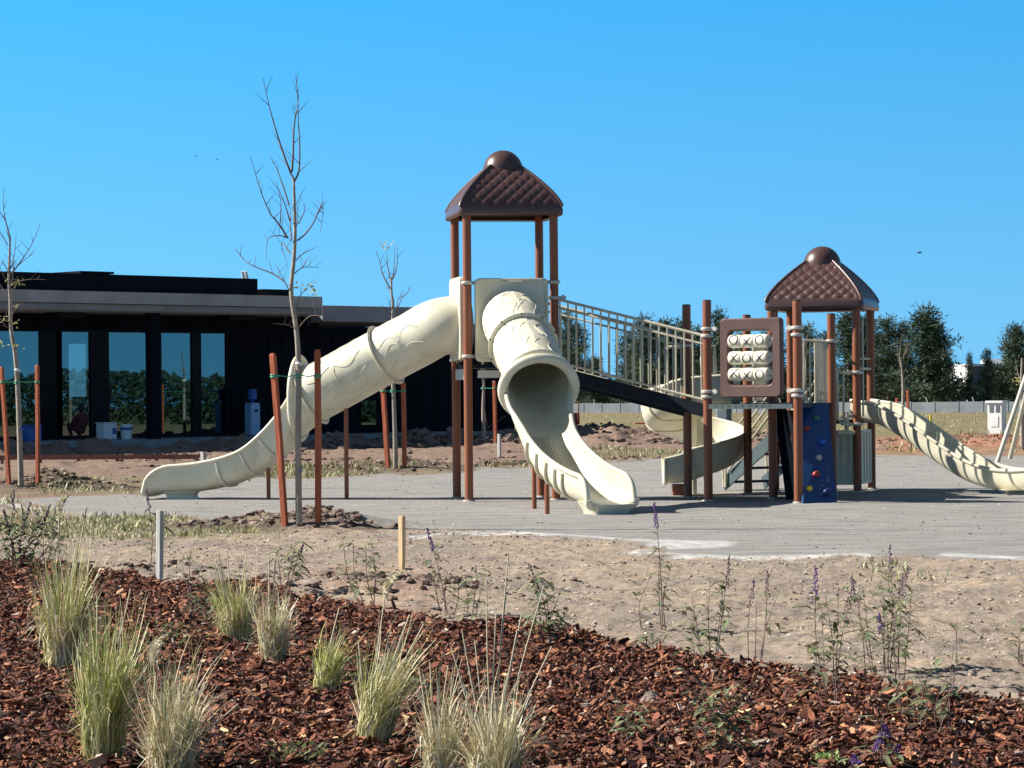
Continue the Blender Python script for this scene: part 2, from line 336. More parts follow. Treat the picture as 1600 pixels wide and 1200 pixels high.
# ------------------------------------------------------------------ ground sheet
def build_ground():
    Ys = [-60, -20, -4, 2, 6]; y = 8.5
    while y < 95: Ys.append(y); y *= 1.0031
    while y < 260: Ys.append(y); y *= 1.006
    while y < 6000: Ys.append(y); y *= 1.12
    Ys = np.array(Ys)
    a = np.concatenate([[-6, -3, -1.5, -.8, -.5], np.arange(-.34, .3401, .00125), [.5, .8, 1.5, 3, 6]])
    YY, AA = np.meshgrid(Ys, a, indexing='ij'); base = np.maximum(YY, 30 * (YY < 8) + YY * (YY >= 8)); XX = AA * base
    Z = HZ(XX, YY); far = sstep(260, 500, YY); Z = Z * (1 - far)
    px, py, bark, pad, wob = zones(XX, YY)
    V = np.stack([XX, YY, Z], -1).reshape(-1, 3); nr, nc = XX.shape
    i = np.arange(nr - 1)[:, None] * nc + np.arange(nc - 1)[None, :]
    Fa = np.stack([i, i + 1, i + nc + 1, i + nc], -1).reshape(-1, 4)
    o = npmesh('ground', V, Fa, 'soil', smooth=True); o['kind'] = 'structure'
    def seg(poly, wd):
        d = np.full(px.shape, 1e9)
        for (x0, y0), (x1, y1) in zip(poly[:-1], poly[1:]):
            t = np.clip(((px - x0) * (x1 - x0) + (py - y0) * (y1 - y0)) / ((x1 - x0) ** 2 + (y1 - y0) ** 2), 0, 1)
            # distances measured on the ground: a pixel of height is worth more than one of width
            dx = (px - x0 - t * (x1 - x0)) / 6.0; dy = (py - y0 - t * (y1 - y0)); d = np.minimum(d, np.hypot(dx, dy))
        return 1 - sstep(wd * .5, wd * 1.3, d + wob * 1.5)
    lime = np.maximum.reduce([seg([(650, 838), (740, 834), (820, 833), (900, 837), (1000, 844), (1090, 846)], 1.8), seg([(1040, 852), (1110, 850)], 6.0),
                              seg([(990, 862), (1060, 868), (1150, 872), (1240, 871), (1340, 867)], 3.6), seg([(1480, 866), (1540, 869), (1640, 875), (1900, 885)], 2.4), seg([(-20, 786), (60, 797)], 2.0)])
    reds = np.clip(sstep(1290, 1400, px) * sstep(678, 690, py) * (1 - sstep(708, 716, py)), 0, 1) * .9
    reds = np.maximum(reds, .25 * sstep(400, 520, px) * (1 - sstep(640, 760, px)) * sstep(880, 895, py) * (1 - sstep(960, 970, py)))
    dirt = 1 - sstep(770, 800, py)
    gr = sstep(0, 8, 688 - py) * (1 - .0 * px)
    gr = np.where((py < 676), 1, gr * sstep(1300, 1350, px))
    gr = np.maximum(gr, .75 * sstep(100, 150, px) * (1 - sstep(400, 470, px)) * sstep(800, 808, py) * (1 - sstep(832, 850, py)))
    gr = np.maximum(gr, .6 * (px < 420) * sstep(740, 748, py) * (1 - sstep(770, 775, py)))
    gr = np.maximum(gr, .6 * sstep(380, 450, px) * (px < 820) * sstep(722, 730, py) * (1 - sstep(745, 750, py)))
    gr = np.maximum(gr, .5 * (px > 890) * sstep(700, 708, py) * (1 - sstep(716, 722, py)))
    damp = np.zeros_like(XX)
    for c_, sx, sy, h in _md[:6]: damp = np.maximum(damp, np.exp(-((XX - c_.x) / (sx * 1.5)) ** 2 - ((YY - c_.y) / (sy * 1.6)) ** 2))
    damp = np.clip(damp * 1.6 + wob * .5, 0, 1) * (damp > .05)
    for nm, (r, g, b) in (('zone_a', (bark, pad, lime)), ('zone_b', (reds, dirt, gr)), ('zone_c', (damp, damp, damp))):
        at = o.data.color_attributes.new(nm, 'FLOAT_COLOR', 'POINT')
        at.data.foreach_set('color', np.stack([r, g, b, np.ones_like(r)], -1).astype(np.float32).ravel())
build_ground()

# ------------------------------------------------------------------ bark mulch, clods, pebbles, dry turf (nobody could count these)
def scatter_px(n, px0, px1, py0, py1, dens=None):
    px = rng.uniform(px0, px1, n); Yn = CH * F / (py1 - HY); Yf = CH * F / (py0 - HY)
    Y = np.sqrt(rng.uniform(Yn ** 2, Yf ** 2, n)); X = (px - 800) / F * Y; return X, Y
def chips():
    N = 180000; X, Y = scatter_px(N, -260, 1860, 850, 1245)
    px, py, bark, pad, wob = zones(X, Y); k = bark > .55; stray = (bark > .02) & (rng.random(N) < .05); k = k | stray
    X, Y = X[k], Y[k]; n = len(X); Z = HZ(X, Y)
    L = rng.uniform(.014, .062, n) * rng.choice([.6, 1, 1.2], n); W = L * rng.uniform(.22, .6, n); H = rng.uniform(.003, .009, n); yaw = rng.uniform(0, 2 * np.pi, n); pit = rng.normal(0, .42, n); rol = rng.normal(0, .45, n)
    lz = rng.random(n) ** 2 * .045 + .004
    box = np.array([(-1, -.6, -1), (-1, .7, -1), (.1, 1, -1.5), (.1, -1, -1.5), (1, -.5, -.6), (1, .45, -.6), (-1, -.6, 1), (-1, .7, 1), (.1, 1, .6), (.1, -1, .6), (1, -.5, 1), (1, .45, 1)], float)
    J = box[None] + rng.normal(0, .16, (n, 12, 3)); bend = rng.normal(0, .9, n)
    x = J[..., 0] * L[:, None] / 2; yv = J[..., 1] * W[:, None] / 2; z = J[..., 2] * H[:, None] / 2 + bend[:, None] * .12 * L[:, None] * (J[..., 0] ** 2)
    z, x = z * np.cos(pit)[:, None] + x * np.sin(pit)[:, None], x * np.cos(pit)[:, None] - z * np.sin(pit)[:, None]
    z, yv = z * np.cos(rol)[:, None] + yv * np.sin(rol)[:, None], yv * np.cos(rol)[:, None] - z * np.sin(rol)[:, None]
    xx = x * np.cos(yaw)[:, None] - yv * np.sin(yaw)[:, None] + X[:, None]; yy = x * np.sin(yaw)[:, None] + yv * np.cos(yaw)[:, None] + Y[:, None]; zz = z + (Z + lz)[:, None]
    V = np.stack([xx, yy, zz], -1).reshape(-1, 3)
    f = np.array([(6, 9, 8, 7), (9, 10, 11, 8), (0, 1, 2, 3), (3, 2, 5, 4), (0, 3, 9, 6), (3, 4, 10, 9), (1, 7, 8, 2), (2, 8, 11, 5), (0, 6, 7, 1), (4, 5, 11, 10)])
    Fa = (f[None] + 12 * np.arange(n)[:, None, None]).reshape(-1, 4)
    pal = np.array([(.20, .070, .038), (.29, .115, .058), (.12, .042, .028), (.40, .18, .095), (.055, .023, .018), (.46, .26, .16), (.18, .085, .058), (.66, .47, .24), (.42, .33, .26)]) * 1.12
    pi = rng.choice(9, n, p=[.24, .14, .23, .07, .17, .04, .07, .008, .032]); c = pal[pi] * rng.uniform(.55, 1.6, n)[:, None]
    t = np.concatenate([np.repeat(c, 12, 0), np.ones((n * 12, 1))], 1)
    tag(npmesh('bark_mulch', V, Fa, 'chip', t), 'reddish brown bark chips covering the planting bed in front', 'mulch', kind='stuff')
chips()
ICO = None
def lumps(name, X, Y, S, pal, label, cat, flat=.65, sink=.2):
    n = len(X); t = (1 + 5 ** .5) / 2
    b = np.array([(-1, t, 0), (1, t, 0), (-1, -t, 0), (1, -t, 0), (0, -1, t), (0, 1, t), (0, -1, -t), (0, 1, -t), (t, 0, -1), (t, 0, 1), (-t, 0, -1), (-t, 0, 1)]) / 1.9
    f = np.array([(0, 11, 5), (0, 5, 1), (0, 1, 7), (0, 7, 10), (0, 10, 11), (1, 5, 9), (5, 11, 4), (11, 10, 2), (10, 7, 6), (7, 1, 8), (3, 9, 4), (3, 4, 2), (3, 2, 6), (3, 6, 8), (3, 8, 9), (4, 9, 5), (2, 4, 11), (6, 2, 10), (8, 6, 7), (9, 8, 1)])
    J = b[None] * (1 + rng.normal(0, .2, (n, 12, 1))) * np.stack([rng.uniform(.7, 1.4, n), rng.uniform(.7, 1.2, n), rng.uniform(.6, 1.1, n) * flat], -1)[:, None, :] * S[:, None, None]
    yaw = rng.uniform(0, 6.3, n); c, s = np.cos(yaw)[:, None], np.sin(yaw)[:, None]
    V = np.stack([J[..., 0] * c - J[..., 1] * s + X[:, None], J[..., 0] * s + J[..., 1] * c + Y[:, None], J[..., 2] + (HZ(X, Y) + S * sink)[:, None]], -1).reshape(-1, 3)
    Fa = (f[None] + 12 * np.arange(n)[:, None, None]).reshape(-1, 3); pal = np.array(pal)
    col = pal[rng.integers(0, len(pal), n)] * rng.uniform(.75, 1.25, n)[:, None]; tt = np.concatenate([np.repeat(col, 12, 0), np.ones((n * 12, 1))], 1)
    tag(npmesh(name, V, Fa, 'clod', tt), label, cat, kind='stuff')
def pebbles():
    X, Y = scatter_px(75000, -250, 1850, 812, 1110); px, py, bark, pad, wob = zones(X, Y)
    k = (bark < .3) & (pad < .4) & ((fbm(X * .9, Y * .9, 3) + rng.random(len(X)) * .5) > .12); X, Y = X[k], Y[k]
    lumps('gravel', X, Y, .0022 + .016 * rng.random(len(X)) ** 7 , [(.44, .36, .28), (.34, .27, .21), (.60, .54, .45), (.20, .16, .13), (.40, .31, .23), (.52, .43, .33)], 'loose stones and crumbs of soil between bark bed and gravel pad', 'gravel')
    X, Y = scatter_px(7000, -250, 1850, 712, 870); px, py, bark, pad, wob = zones(X, Y); k = pad > .6; X, Y = X[k], Y[k]
    lumps('pad_stones', X, Y, .004 + .012 * rng.random(len(X)) ** 3, [(.34, .33, .31), (.2, .2, .19), (.5, .48, .45)], 'small stones lying loose on the grey gravel pad', 'gravel')
pebbles()
def clods():
    xs, ys, ss = [], [], []
    for c, sx, sy, h in _md:
        n = int(120 + 500 * min(1, h * 2)); s0 = .03 + .14 * min(h, .5)
        xs.append(rng.normal(c.x, sx * .62, n)); ys.append(rng.normal(c.y, sy * .62, n)); ss.append(s0 * (.25 + rng.random(n) ** 3))
    for r0, y1, n, s0, x0, x1 in ((694, 699, 2600, .13, -420, 870), (702, 708, 900, .08, -420, 900), (716, 728, 2600, .07, -400, 1150), (735, 765, 900, .04, -400, 720), (676, 698, 2200, .12, 860, 1320), (688, 708, 2600, .07, 1320, 1900)):
        X, Y = scatter_px(n, x0, x1, r0, y1); k = fbm(X * .8, Y * .5, 3) > -.08; xs.append(X[k]); ys.append(Y[k]); ss.append(s0 * (.25 + rng.random(k.sum()) ** 3))
    X, Y, S = map(np.concatenate, (xs, ys, ss)); px, py, bark, pad, wob = zones(X, Y); k = (bark < .5) & (pad < .5); X, Y, S, px = X[k], Y[k], S[k], px[k]
    r = (px > 1300) & (Y > 50)
    lumps('soil_clods', X[~r], Y[~r], S[~r], [(.16, .11, .085), (.23, .16, .125), (.11, .08, .065), (.30, .23, .18)], 'brown clods of dug soil heaped round saplings and pavilion', 'soil')
    lumps('red_soil_clods', X[r], Y[r], S[r], [(.36, .18, .12), (.28, .14, .10), (.42, .24, .16), (.20, .11, .08)], 'reddish clods of dug soil in the ridge behind the wave slide', 'soil')
clods()
def blades_np(X, Y, Z, Hh, W, lean, seg=3):
    n = len(X); ang = rng.uniform(0, 2 * np.pi, n); t = np.linspace(0, 1, seg + 1)
    dx, dy = np.cos(ang) * lean, np.sin(ang) * lean; sx, sy = -np.sin(ang + rng.normal(0, .6, n)), np.cos(ang)
    cx = X[:, None] + (dx * Hh)[:, None] * t ** 1.8; cy = Y[:, None] + (dy * Hh)[:, None] * t ** 1.8; cz = Z[:, None] + (Hh * np.sqrt(np.clip(1 - lean ** 2 * .6, .15, 1)))[:, None] * t
    ww = W[:, None] * (1 - t ** 2 * .85) * .5
    V = np.stack([np.stack([cx - sx[:, None] * ww, cy - sy[:, None] * ww, cz], -1), np.stack([cx + sx[:, None] * ww, cy + sy[:, None] * ww, cz], -1)], 2).reshape(n, -1, 3)
    f = np.array([(2 * i, 2 * i + 1, 2 * i + 3, 2 * i + 2) for i in range(seg)]); Fa = (f[None] + V.shape[1] * np.arange(n)[:, None, None]).reshape(-1, 4)
    return V.reshape(-1, 3), Fa, V.shape[1]
def turf():
    xs, ys, hh = [], [], []
    for n, x0, x1, y0, y1, h in ((5500, -100, 400, 803, 838, .07), (2500, 60, 420, 744, 770, .10), (1800, -300, 100, 770, 800, .1), (2600, 390, 840, 726, 746, .12), (2400, 880, 1160, 703, 722, .12), (1600, 1300, 1850, 703, 714, .14), (9000, 860, 1900, 646, 684, .13), (250, 1330, 1480, 885, 915, .06)):
        X, Y = scatter_px(n, x0, x1, y0, y1); k = fbm(X * 1.1, Y * .6, 3) > -.05; xs.append(X[k]); ys.append(Y[k]); hh.append(np.full(k.sum(), h))
    X, Y, Hh = map(np.concatenate, (xs, ys, hh)); px, py, bark, pad, wob = zones(X, Y); k = (pad < .4); X, Y, Hh = X[k], Y[k], Hh[k]
    n = len(X); Hh = Hh * rng.uniform(.4, 1.2, n); V, Fa, m = blades_np(X, Y, HZ(X, Y), Hh, Hh * .22, rng.uniform(.2, .9, n), 2)
    pal = np.array([(.36, .32, .15), (.20, .23, .08), (.45, .40, .22), (.14, .17, .06)]); c = pal[rng.integers(0, 4, n)] * rng.uniform(.7, 1.2, n)[:, None]
    t = np.concatenate([np.repeat(c, m, 0), np.ones((n * m, 1))], 1)
    tag(npmesh('dry_turf', V, Fa, 'blade', t), 'sparse yellow green grass sprouting through the bare soil', 'grass', kind='stuff')
turf()

# ------------------------------------------------------------------ pavilion (dark flat-roofed building on the left)
def ray(px): return Vector(((px - 800) / F, 1.0))
A0 = P(0, 453, 70.0); B0 = P(505, 468, 77.5)
e = Vector((B0.x - A0.x, B0.y - A0.y)).normalized(); nrm = Vector((e.y, -e.x))      # nrm points to the camera side
if nrm.y > 0: nrm = -nrm
E3 = Vector((e.x, e.y, 0)); N3 = Vector((nrm.x, nrm.y, 0))
def hit(px, off):            # point on the line parallel to the facade, off metres behind it, at column px
    o = Vector((A0.x, A0.y)) - nrm * off; d = ray(px); den = d.x * e.y - d.y * e.x; t = (o.x * e.y - o.y * e.x) / den; return d * t
def HP(px, py, off): q = hit(px, off); return P(px, py, q.y)
pav = T('pavilion', 'low black pavilion with a grey concrete roof slab and tinted windows on the left', 'building', (A0.x, A0.y, 0))
BX, BY, BZ = E3, N3, UP
def facade_box(mb, px0, px1, off0, off1, z0, z1):
    a0, a1 = hit(px0, off0), hit(px1, off0); c = (a0 + a1) / 2 - nrm * ((off1 - off0) / 2)
    mb.box((c.x, c.y, (z0 + z1) / 2), ((a1 - a0).length, off1 - off0, z1 - z0), (BX, BY, BZ))
zt = A0.z; zs = zt - .52; FL = 0.30
mb = MB(); facade_box(mb, -260, 505, .35, 9.5, zs + .03, zt - .02); mb.build('roof_slab', 'concd', pav)
mb = MB(); facade_box(mb, -260, 505, .12, .348, zs + .06, zt - .30); mb.build('soffit_shade_band', 'concd', pav)  # darker band that paints the soffit's shade below the fascia
mb = MB(); facade_box(mb, -260, 505, -.06, .345, zt - .285, zt + .02); mb.build('fascia', 'conc', pav)
mb = MB(); facade_box(mb, 505.5, 720, 1.2, 9.2, zs - .1, zt - .16); mb.build('roof_slab', 'concd', pav, bevel=.02)  # darker concrete here carries the slab's shade as colour
mb = MB(); facade_box(mb, -260, 404, 1.6, 8, zt + .003, zt + .55); facade_box(mb, 128, 180, 1.55, 3, zt + .56, zt + .62); mb.build('parapet', 'black', pav)
mb = MB(); q0 = HP(412, 462, 2.2); q1 = HP(455, 462, 2.2)
mb.prism([Vector((q0.x, q0.y, zt)) + E3 * .35, Vector((q1.x, q1.y, zt)), Vector((q1.x, q1.y, zt + .3)), Vector((q0.x, q0.y, zt + .3))], -N3 * 1.2); mb.build('skylight', 'black', pav)
mb = MB(); facade_box(mb, 452, 490, 2.4, 2.7, zt + .003, zt + .12); mb.build('roof_upstand', 'conc', pav)
mb = MB()
for px_ in (384, 389): q = HP(px_, 432, 2.0); mb.tube([q + UP * -.3, q + E3 * -.12 + UP * .14], .045, 8)
mb.build('vent_pipe', 'white', pav, True)
mb = MB(); facade_box(mb, -260, 800, .3, 12, -.3, FL); mb.build('floor_slab', 'concd', pav)
OW = 2.6                                                     # window wall offset
zh = HP(65, 515, OW).z
mb = MB(); facade_box(mb, -260, 500, OW, OW + .2, zh + .003, zs + .025)
facade_box(mb, -260, 500, OW - .6, OW - .01, zh + .28, zh + .5)
mb.build('lintel', 'black', pav)
mb = MB(); facade_box(mb, 357, 800, OW, OW + .2, FL - .6, zh); mb.build('wall', 'black', pav)
mb = MB()
for i in range(22): facade_box(mb, 362 + i * 20, 362.8 + i * 20, OW - .035, OW - .004, FL + .02, zh - .02)
mb.build('cladding_batten', 'frame', pav)
bk = MB()                                                    # rear wall with its glazed opening, side walls
facade_box(bk, -420, 108, 8.5, 8.7, FL, zs); facade_box(bk, 141, 640, 8.5, 8.7, FL, zs); facade_box(bk, 108.02, 140.98, 8.5, 8.7, HP(120, 537, 8.5).z, zs); facade_box(bk, 108.02, 140.98, 8.5, 8.7, FL, FL + .2)
bk.build('rear_wall', 'black', pav)
mb = MB(); q = HP(800, 600, OW); mb.box((q.x, q.y, 1.9) + Vector((0, 0, 0)) * 0 if False else (q.x - nrm.x * 3, q.y - nrm.y * 3, (FL + zs) / 2 - .3), (.2, 6, zs - FL + .6), (BX, BY, BZ)); mb.build('side_wall', 'black', pav)
for x0, x1 in ((-150, -40), (-34, 65), (88, 143), (170, 237), (252, 302), (314, 356)):
    mb = MB(); z0, z1 = FL + .1, zh - .05
    facade_box(mb, x0 - 1.5, x0 + 1, OW, OW + .12, FL, zh); facade_box(mb, x1 - 1, x1 + 1.5, OW, OW + .12, FL, zh)
    facade_box(mb, x0 + 1.02, x1 - 1.02, OW, OW + .12, z1, zh); facade_box(mb, x0 + 1.02, x1 - 1.02, OW, OW + .12, FL, z0)
    wf = mb.build('window', 'frame', pav)
    mb = MB(); facade_box(mb, x0 + 1.05, x1 - 1.05, OW + .05, OW + .06, z0 + .002, z1 - .002); mb.build('pane', 'glass', wf, org=pav.loc)
for x0, x1 in ((66.6, 86.4), (144.6, 168.4), (238.6, 250.4), (303.6, 312.4)):
    mb = MB(); facade_box(mb, x0, x1, OW, OW + .18, FL, zh); mb.build('mullion', 'frame', pav)
mb = MB(); facade_box(mb, 237, 251, .35, .6, FL, zs + .028); mb.build('column', 'black', pav)
for a, b in ((92, 137), (360, 402)):
    mb = MB(); facade_box(mb, a, b, .9, 1.5, zs - .1, zs + .027); mb.build('ceiling_heater', 'frame', pav)
mb = MB(); facade_box(mb, 480, 487, 1.0, 1.25, zs - .25, zs + .01); mb.build('wall_lamp', 'frame', pav)
# small low windows in the black wall
for a, b, y0, y1 in ((563, 588, 625, 665),):
    mb = MB(); facade_box(mb, a, b, OW - .03, OW - .005, HP(a, y1, OW).z, HP(a, y0, OW).z); wf = mb.build('window', 'frame', pav)
    mb = MB(); facade_box(mb, a + 1, b - 1, OW - .05, OW - .034, HP(a, y1 - 1, OW).z, HP(a, y0 + 1, OW).z); mb.build('pane', 'glass', wf, org=pav.loc)

# things standing on the pavilion floor
def floor_pt(px, off): q = hit(px, off); return Vector((q.x, q.y, FL))
def wpx(px0, px1, off): return (hit(px1, off) - hit(px0, off)).length
for k in range(4):
    c = floor_pt(127, 4.2); z0 = FL + .29 * k
    t = T('crate', ['white ribbed crate at the bottom of the stack behind the glass', 'white ribbed crate second from the bottom of the stack behind the glass', 'white ribbed crate third from the bottom of the stack behind the glass', 'white ribbed crate on top of the stack behind the glass'][k], 'crate', (c.x, c.y, z0), 'white crates stacked inside the pavilion')
    mb = MB(); mb.box((c.x, c.y, z0 + .13), (.40, .36, .26), (BX, BY, BZ)); mb.build('body', 'white', t, bevel=.02)
    mb = MB()
    for i in range(5): mb.box(Vector((c.x, c.y, z0 + .13)) + E3 * (-.16 + .08 * i) + N3 * .19, (.02, .02, .24), (BX, BY, BZ))
    mb.build('rib', 'white', t)
def bucket(px, off, h, r, label, band):
    c = floor_pt(px, off); t = T('bucket', label, 'bucket', c); mb = MB(); n = 20
    ring = lambda rr, z: [c + Vector((rr * math.cos(6.2832 * k / n), rr * math.sin(6.2832 * k / n), z)) for k in range(n)]
    mb.loft([ring(r * .82, 0), ring(r, h), ring(r * 1.06, h), ring(r * 1.06, h - .03), ring(r * .98, h - .035), ring(r * .8, .02)], caps=True); mb.build('pail', 'white', t, True)
    if band: mb = MB(); mb.loft([ring(r * .965, h * .6), ring(r * .99, h * .78)]); mb.build('label_band', 'bluep', t, True)
    mb = MB(); mb.tube([c + Vector((r * 1.05 * math.cos(a), 0, h - .03 - r * .5 * math.sin(a) * .8)) + N3 * (r * .9) for a in np.linspace(0, math.pi, 9)], .006, 6); mb.build('handle', 'frame', t)
bucket(197, 1.0, .40, .17, 'white bucket with a dark blue band on the pavilion floor', True)
bucket(235, 3.4, .36, .13, 'small white pail standing behind the glass beside the dark column', False)
c = floor_pt(166, 1.2); t = T('paint_drum', 'large white square tub left of the banded bucket', 'tub', c)
mb = MB(); mb.box(c + UP * .21, (.42, .36, .42), (BX, BY, BZ)); mb.build('tub', 'white', t, bevel=.03); mb = MB(); mb.box(c + UP * .435, (.45, .39, .03), (BX, BY, BZ)); mb.build('lid', 'white', t, bevel=.01)
mb = MB(); mb.box(c + UP * .22 + E3 * .12 + N3 * .182, (.13, .004, .16), (BX, BY, BZ)); mb.build('sticker', 'bluep', t)
c = floor_pt(394, 2.0); t = T('water_dispenser', 'pale blue water dispenser with a dark bottle against the black wall', 'water dispenser', c)
mb = MB(); mb.box(c + UP * .46, (.34, .32, .92), (BX, BY, BZ)); mb.build('cabinet', 'lblue', t, bevel=.05)
mb = MB(); n = 18; rg = lambda rr, z: [c + Vector((rr * math.cos(6.2832 * k / n), rr * math.sin(6.2832 * k / n), z)) for k in range(n)]
mb.loft([rg(.04, .921), (rg(.05, .97)), rg(.125, 1.03), rg(.13, 1.2), rg(.12, 1.22), rg(.128, 1.24), rg(.11, 1.30), rg(.03, 1.31)], caps=True); mb.build('bottle', 'bluep', t, True)
mb = MB(); mb.box(c + UP * .7 + N3 * .175, (.10, .03, .06), (BX, BY, BZ)); mb.build('tap', 'navy', t)
c = floor_pt(47, 1.3); t = T('storage_box', 'dark blue storage box on the pavilion floor behind the left sapling', 'box', c)
mb = MB(); mb.box(c + UP * .19, (.42, .4, .38), (BX, BY, BZ)); mb.build('box', 'bluep', t, bevel=.02); mb = MB(); mb.box(c + UP * .40, (.46, .44, .035), (BX, BY, BZ)); mb.build('lid', 'bluep', t, bevel=.01)
def stepladder(px, off, h, wd, label):
    c = floor_pt(px, off); t = T('step_ladder', label, 'ladder', c, 'step ladders behind the pavilion glass'); ap = c + UP * h
    for s in (-1, 1):
        for d in (-1, 1):
            mb = MB(); mb.tube([c + E3 * (s * wd / 2) + N3 * (d * .12), ap + E3 * (s * .04) + N3 * (d * .1)], .022, 6); mb.build('leg', 'ladder', t)
    for k in range(1, 5):
        q = k / 5.2; mb = MB(); p = c.lerp(ap, q) - E3 * ((1 - q) * wd / 2); mb.tube([p - N3 * .12, p + N3 * .12], .02, 6); mb.build('rung', 'ladder', t)
stepladder(191, 3.2, 1.45, .62, 'tall dark step ladder standing open behind the glass above the buckets')
stepladder(229, 3.3, 1.25, .45, 'shorter step ladder behind the glass next to the dark column')

def person():
    c = floor_pt(126, 1.9); t = T('person', 'person in dark maroon clothes crouching on the pavilion floor with back turned', 'person', c)
    Q = lambda e_, n_, z_: E3 * e_ + N3 * n_ + UP * z_
    pts = [Q(0, 0, .28), Q(0, .03, .45), Q(0, .05, .62), Q(0, .03, .70), Q(0, .02, .80), Q(.09, -.02, .24), Q(.14, -.38, .42), Q(.13, -.22, .05), Q(.13, -.34, .03), Q(-.09, -.02, .24), Q(-.14, -.38, .42), Q(-.13, -.22, .05), Q(-.13, -.34, .03),
           Q(.19, .03, .60), Q(.24, -.10, .38), Q(.14, -.34, .40), Q(-.19, .03, .60), Q(-.24, -.10, .38), Q(-.14, -.34, .40)]
    ed = [(0, 1), (1, 2), (2, 3), (3, 4), (0, 5), (5, 6), (6, 7), (7, 8), (0, 9), (9, 10), (10, 11), (11, 12), (2, 13), (13, 14), (14, 15), (2, 16), (16, 17), (17, 18)]
    rd = [.15, .14, .13, .05, .085, .10, .065, .045, .035, .10, .065, .045, .035, .06, .045, .035, .06, .045, .035]
    me = bpy.data.meshes.new('person_body'); me.from_pydata([tuple(p) for p in pts], ed, []); o = link(bpy.data.objects.new('body', me)); o.parent = t.o; me.materials.append(M['maroon'])
    sk = o.modifiers.new('skin', 'SKIN'); o.modifiers.new('sub', 'SUBSURF').levels = 1; o.modifiers['sub'].render_levels = 2
    for i, v in enumerate(me.skin_vertices[0].data): v.radius = (rd[i], rd[i]); v.use_root = (i == 0)
    mb = MB(); mb.ell(c + Q(0, .03, .835), (.095, .10, .11), 12, 8, (BX, BY, BZ)); mb.build('hair', 'hair', t, True)
person()

# ------------------------------------------------------------------ playground structure
pg = T('playground_structure', 'brown and cream playground with two domed towers, tube slides and a bridge', 'playground', G(800, 783))
def XY(p): return Vector((p.x, p.y, 0))
t1 = {'fl': XY(G(733, 783))}
phi = R(9); w1 = Vector((math.cos(phi), math.sin(phi), 0)); d1 = Vector((-math.sin(phi), math.cos(phi), 0)); SP = 1.16
t1['fr'] = t1['fl'] + w1 * SP; t1['bl'] = t1['fl'] + d1 * SP; t1['br'] = t1['fr'] + d1 * SP
P1 = XY(G(1107, 783)); P5 = XY(G(1248, 786)); P2 = XY(G(1075, 778)); P4 = XY(G(1208, 779.5)); P3 = XY(G(1169, 772)); P6 = XY(G(1301, 773))
th = R(17); w2 = Vector((math.cos(th), -math.sin(th), 0)); d2 = Vector((math.sin(th), math.cos(th), 0))
r2 = {'fr': XY(G(1340, 769))}; r2['fl'] = r2['fr'] - w2 * SP; r2['br'] = r2['fr'] + d2 * SP; r2['bl'] = r2['fl'] + d2 * SP
PR = .057; Z1E = 3.755; Z2E = 2.54; D1 = 1.80; D2 = 1.25
def ztop(p, py, px): return P(px, py, p.y).z
def post(p, z, r=PR, lab=None, z0=-.05):
    mb = MB(); mb.tube([p + UP * z0, p + UP * (z - .004), p + UP * z], [r, r, r * .93], 20)
    o = mb.build('post', 'post', pg, True, autos=35)
    if z < 3: mb = MB(); mb.tube([p + UP * (z + .0005), p + UP * (z + .012)], [r * .97, r * .8], 16); c = mb.build('post_cap', 'navy', o, org=pg.loc)
    mb = MB(); mb.tube([p + UP * (gz(p.x, p.y) - .01), p + UP * (gz(p.x, p.y) + .02)], [r * 1.6, r * 1.25], 14); mb.build('footing', 'conc', o, True, org=pg.loc)
    return o
posts1 = {k: post(t1[k], Z1E + .12) for k in t1}; posts2 = {k: post(r2[k], Z2E + .12) for k in r2}
op1 = post(P1, P(1107, 470, P1.y).z); op5 = post(P5, P(1248, 470, P5.y).z); op2 = post(P2, P(1073, 477, P2.y).z); op4 = post(P4, 2.46); op3 = post(P3, P(1167, 493, P3.y).z); op6 = post(P6, P(1299, 491, P6.y).z)
def clamp(p, z, par, dirv=None):
    mb = MB(); mb.torus(p + UP * z, UP, PR + .010, .018, 20, 8, 1.3)
    mb.tube([p + Vector((0, -1, 0)) * (PR + .02) + UP * z, p + Vector((0, -1, 0)) * (PR + .04) + UP * z], .012, 8)
    if dirv is not None: mb.box(p + dirv.normalized() * (PR + .055) + UP * z, (.09, .035, .045), (dirv.normalized(), UP.cross(dirv.normalized()), UP)); mb.tube([p + dirv.normalized() * (PR + .06) + UP * (z - .04), p + dirv.normalized() * (PR + .06) + UP * (z + .04)], .014, 8)
    mb.build('clamp', 'clamp', par, True, org=pg.loc)
def zat(px, py, p): return P(px, py, p.y).z
for k, d in (('fl', w1), ('fr', -w1)):
    clamp(t1[k], zat(733, 442, t1[k]), posts1[k], d); clamp(t1[k], zat(733, 557, t1[k]), posts1[k], d)
clamp(t1['fr'], zat(870, 465, t1['fr']), posts1['fr'], w1)
clamp(t1['bl'], zat(712, 450, t1['bl']), posts1['bl'], -d1); clamp(t1['bl'], zat(712, 563, t1['bl']), posts1['bl'], -d1)
for zz in (516, 527, 614, 622): clamp(P1, zat(1107, zz - 2, P1), op1, (P5 - P1) if zz in (516, 614) else None); clamp(P5, zat(1248, zz - 4, P5), op5, (P1 - P5) if zz in (516, 614) else None)
clamp(P6, zat(1300, 533, P6), op6, Vector((-1, 0, 0))); clamp(r2['fr'], zat(1337, 582, r2['fr']), posts2['fr'], -w2); clamp(r2['fr'], zat(1338, 663, r2['fr']), posts2['fr'], -w2)
clamp(P4, 1.9, op4); clamp(P2, zat(1074, 540, P2), op2)
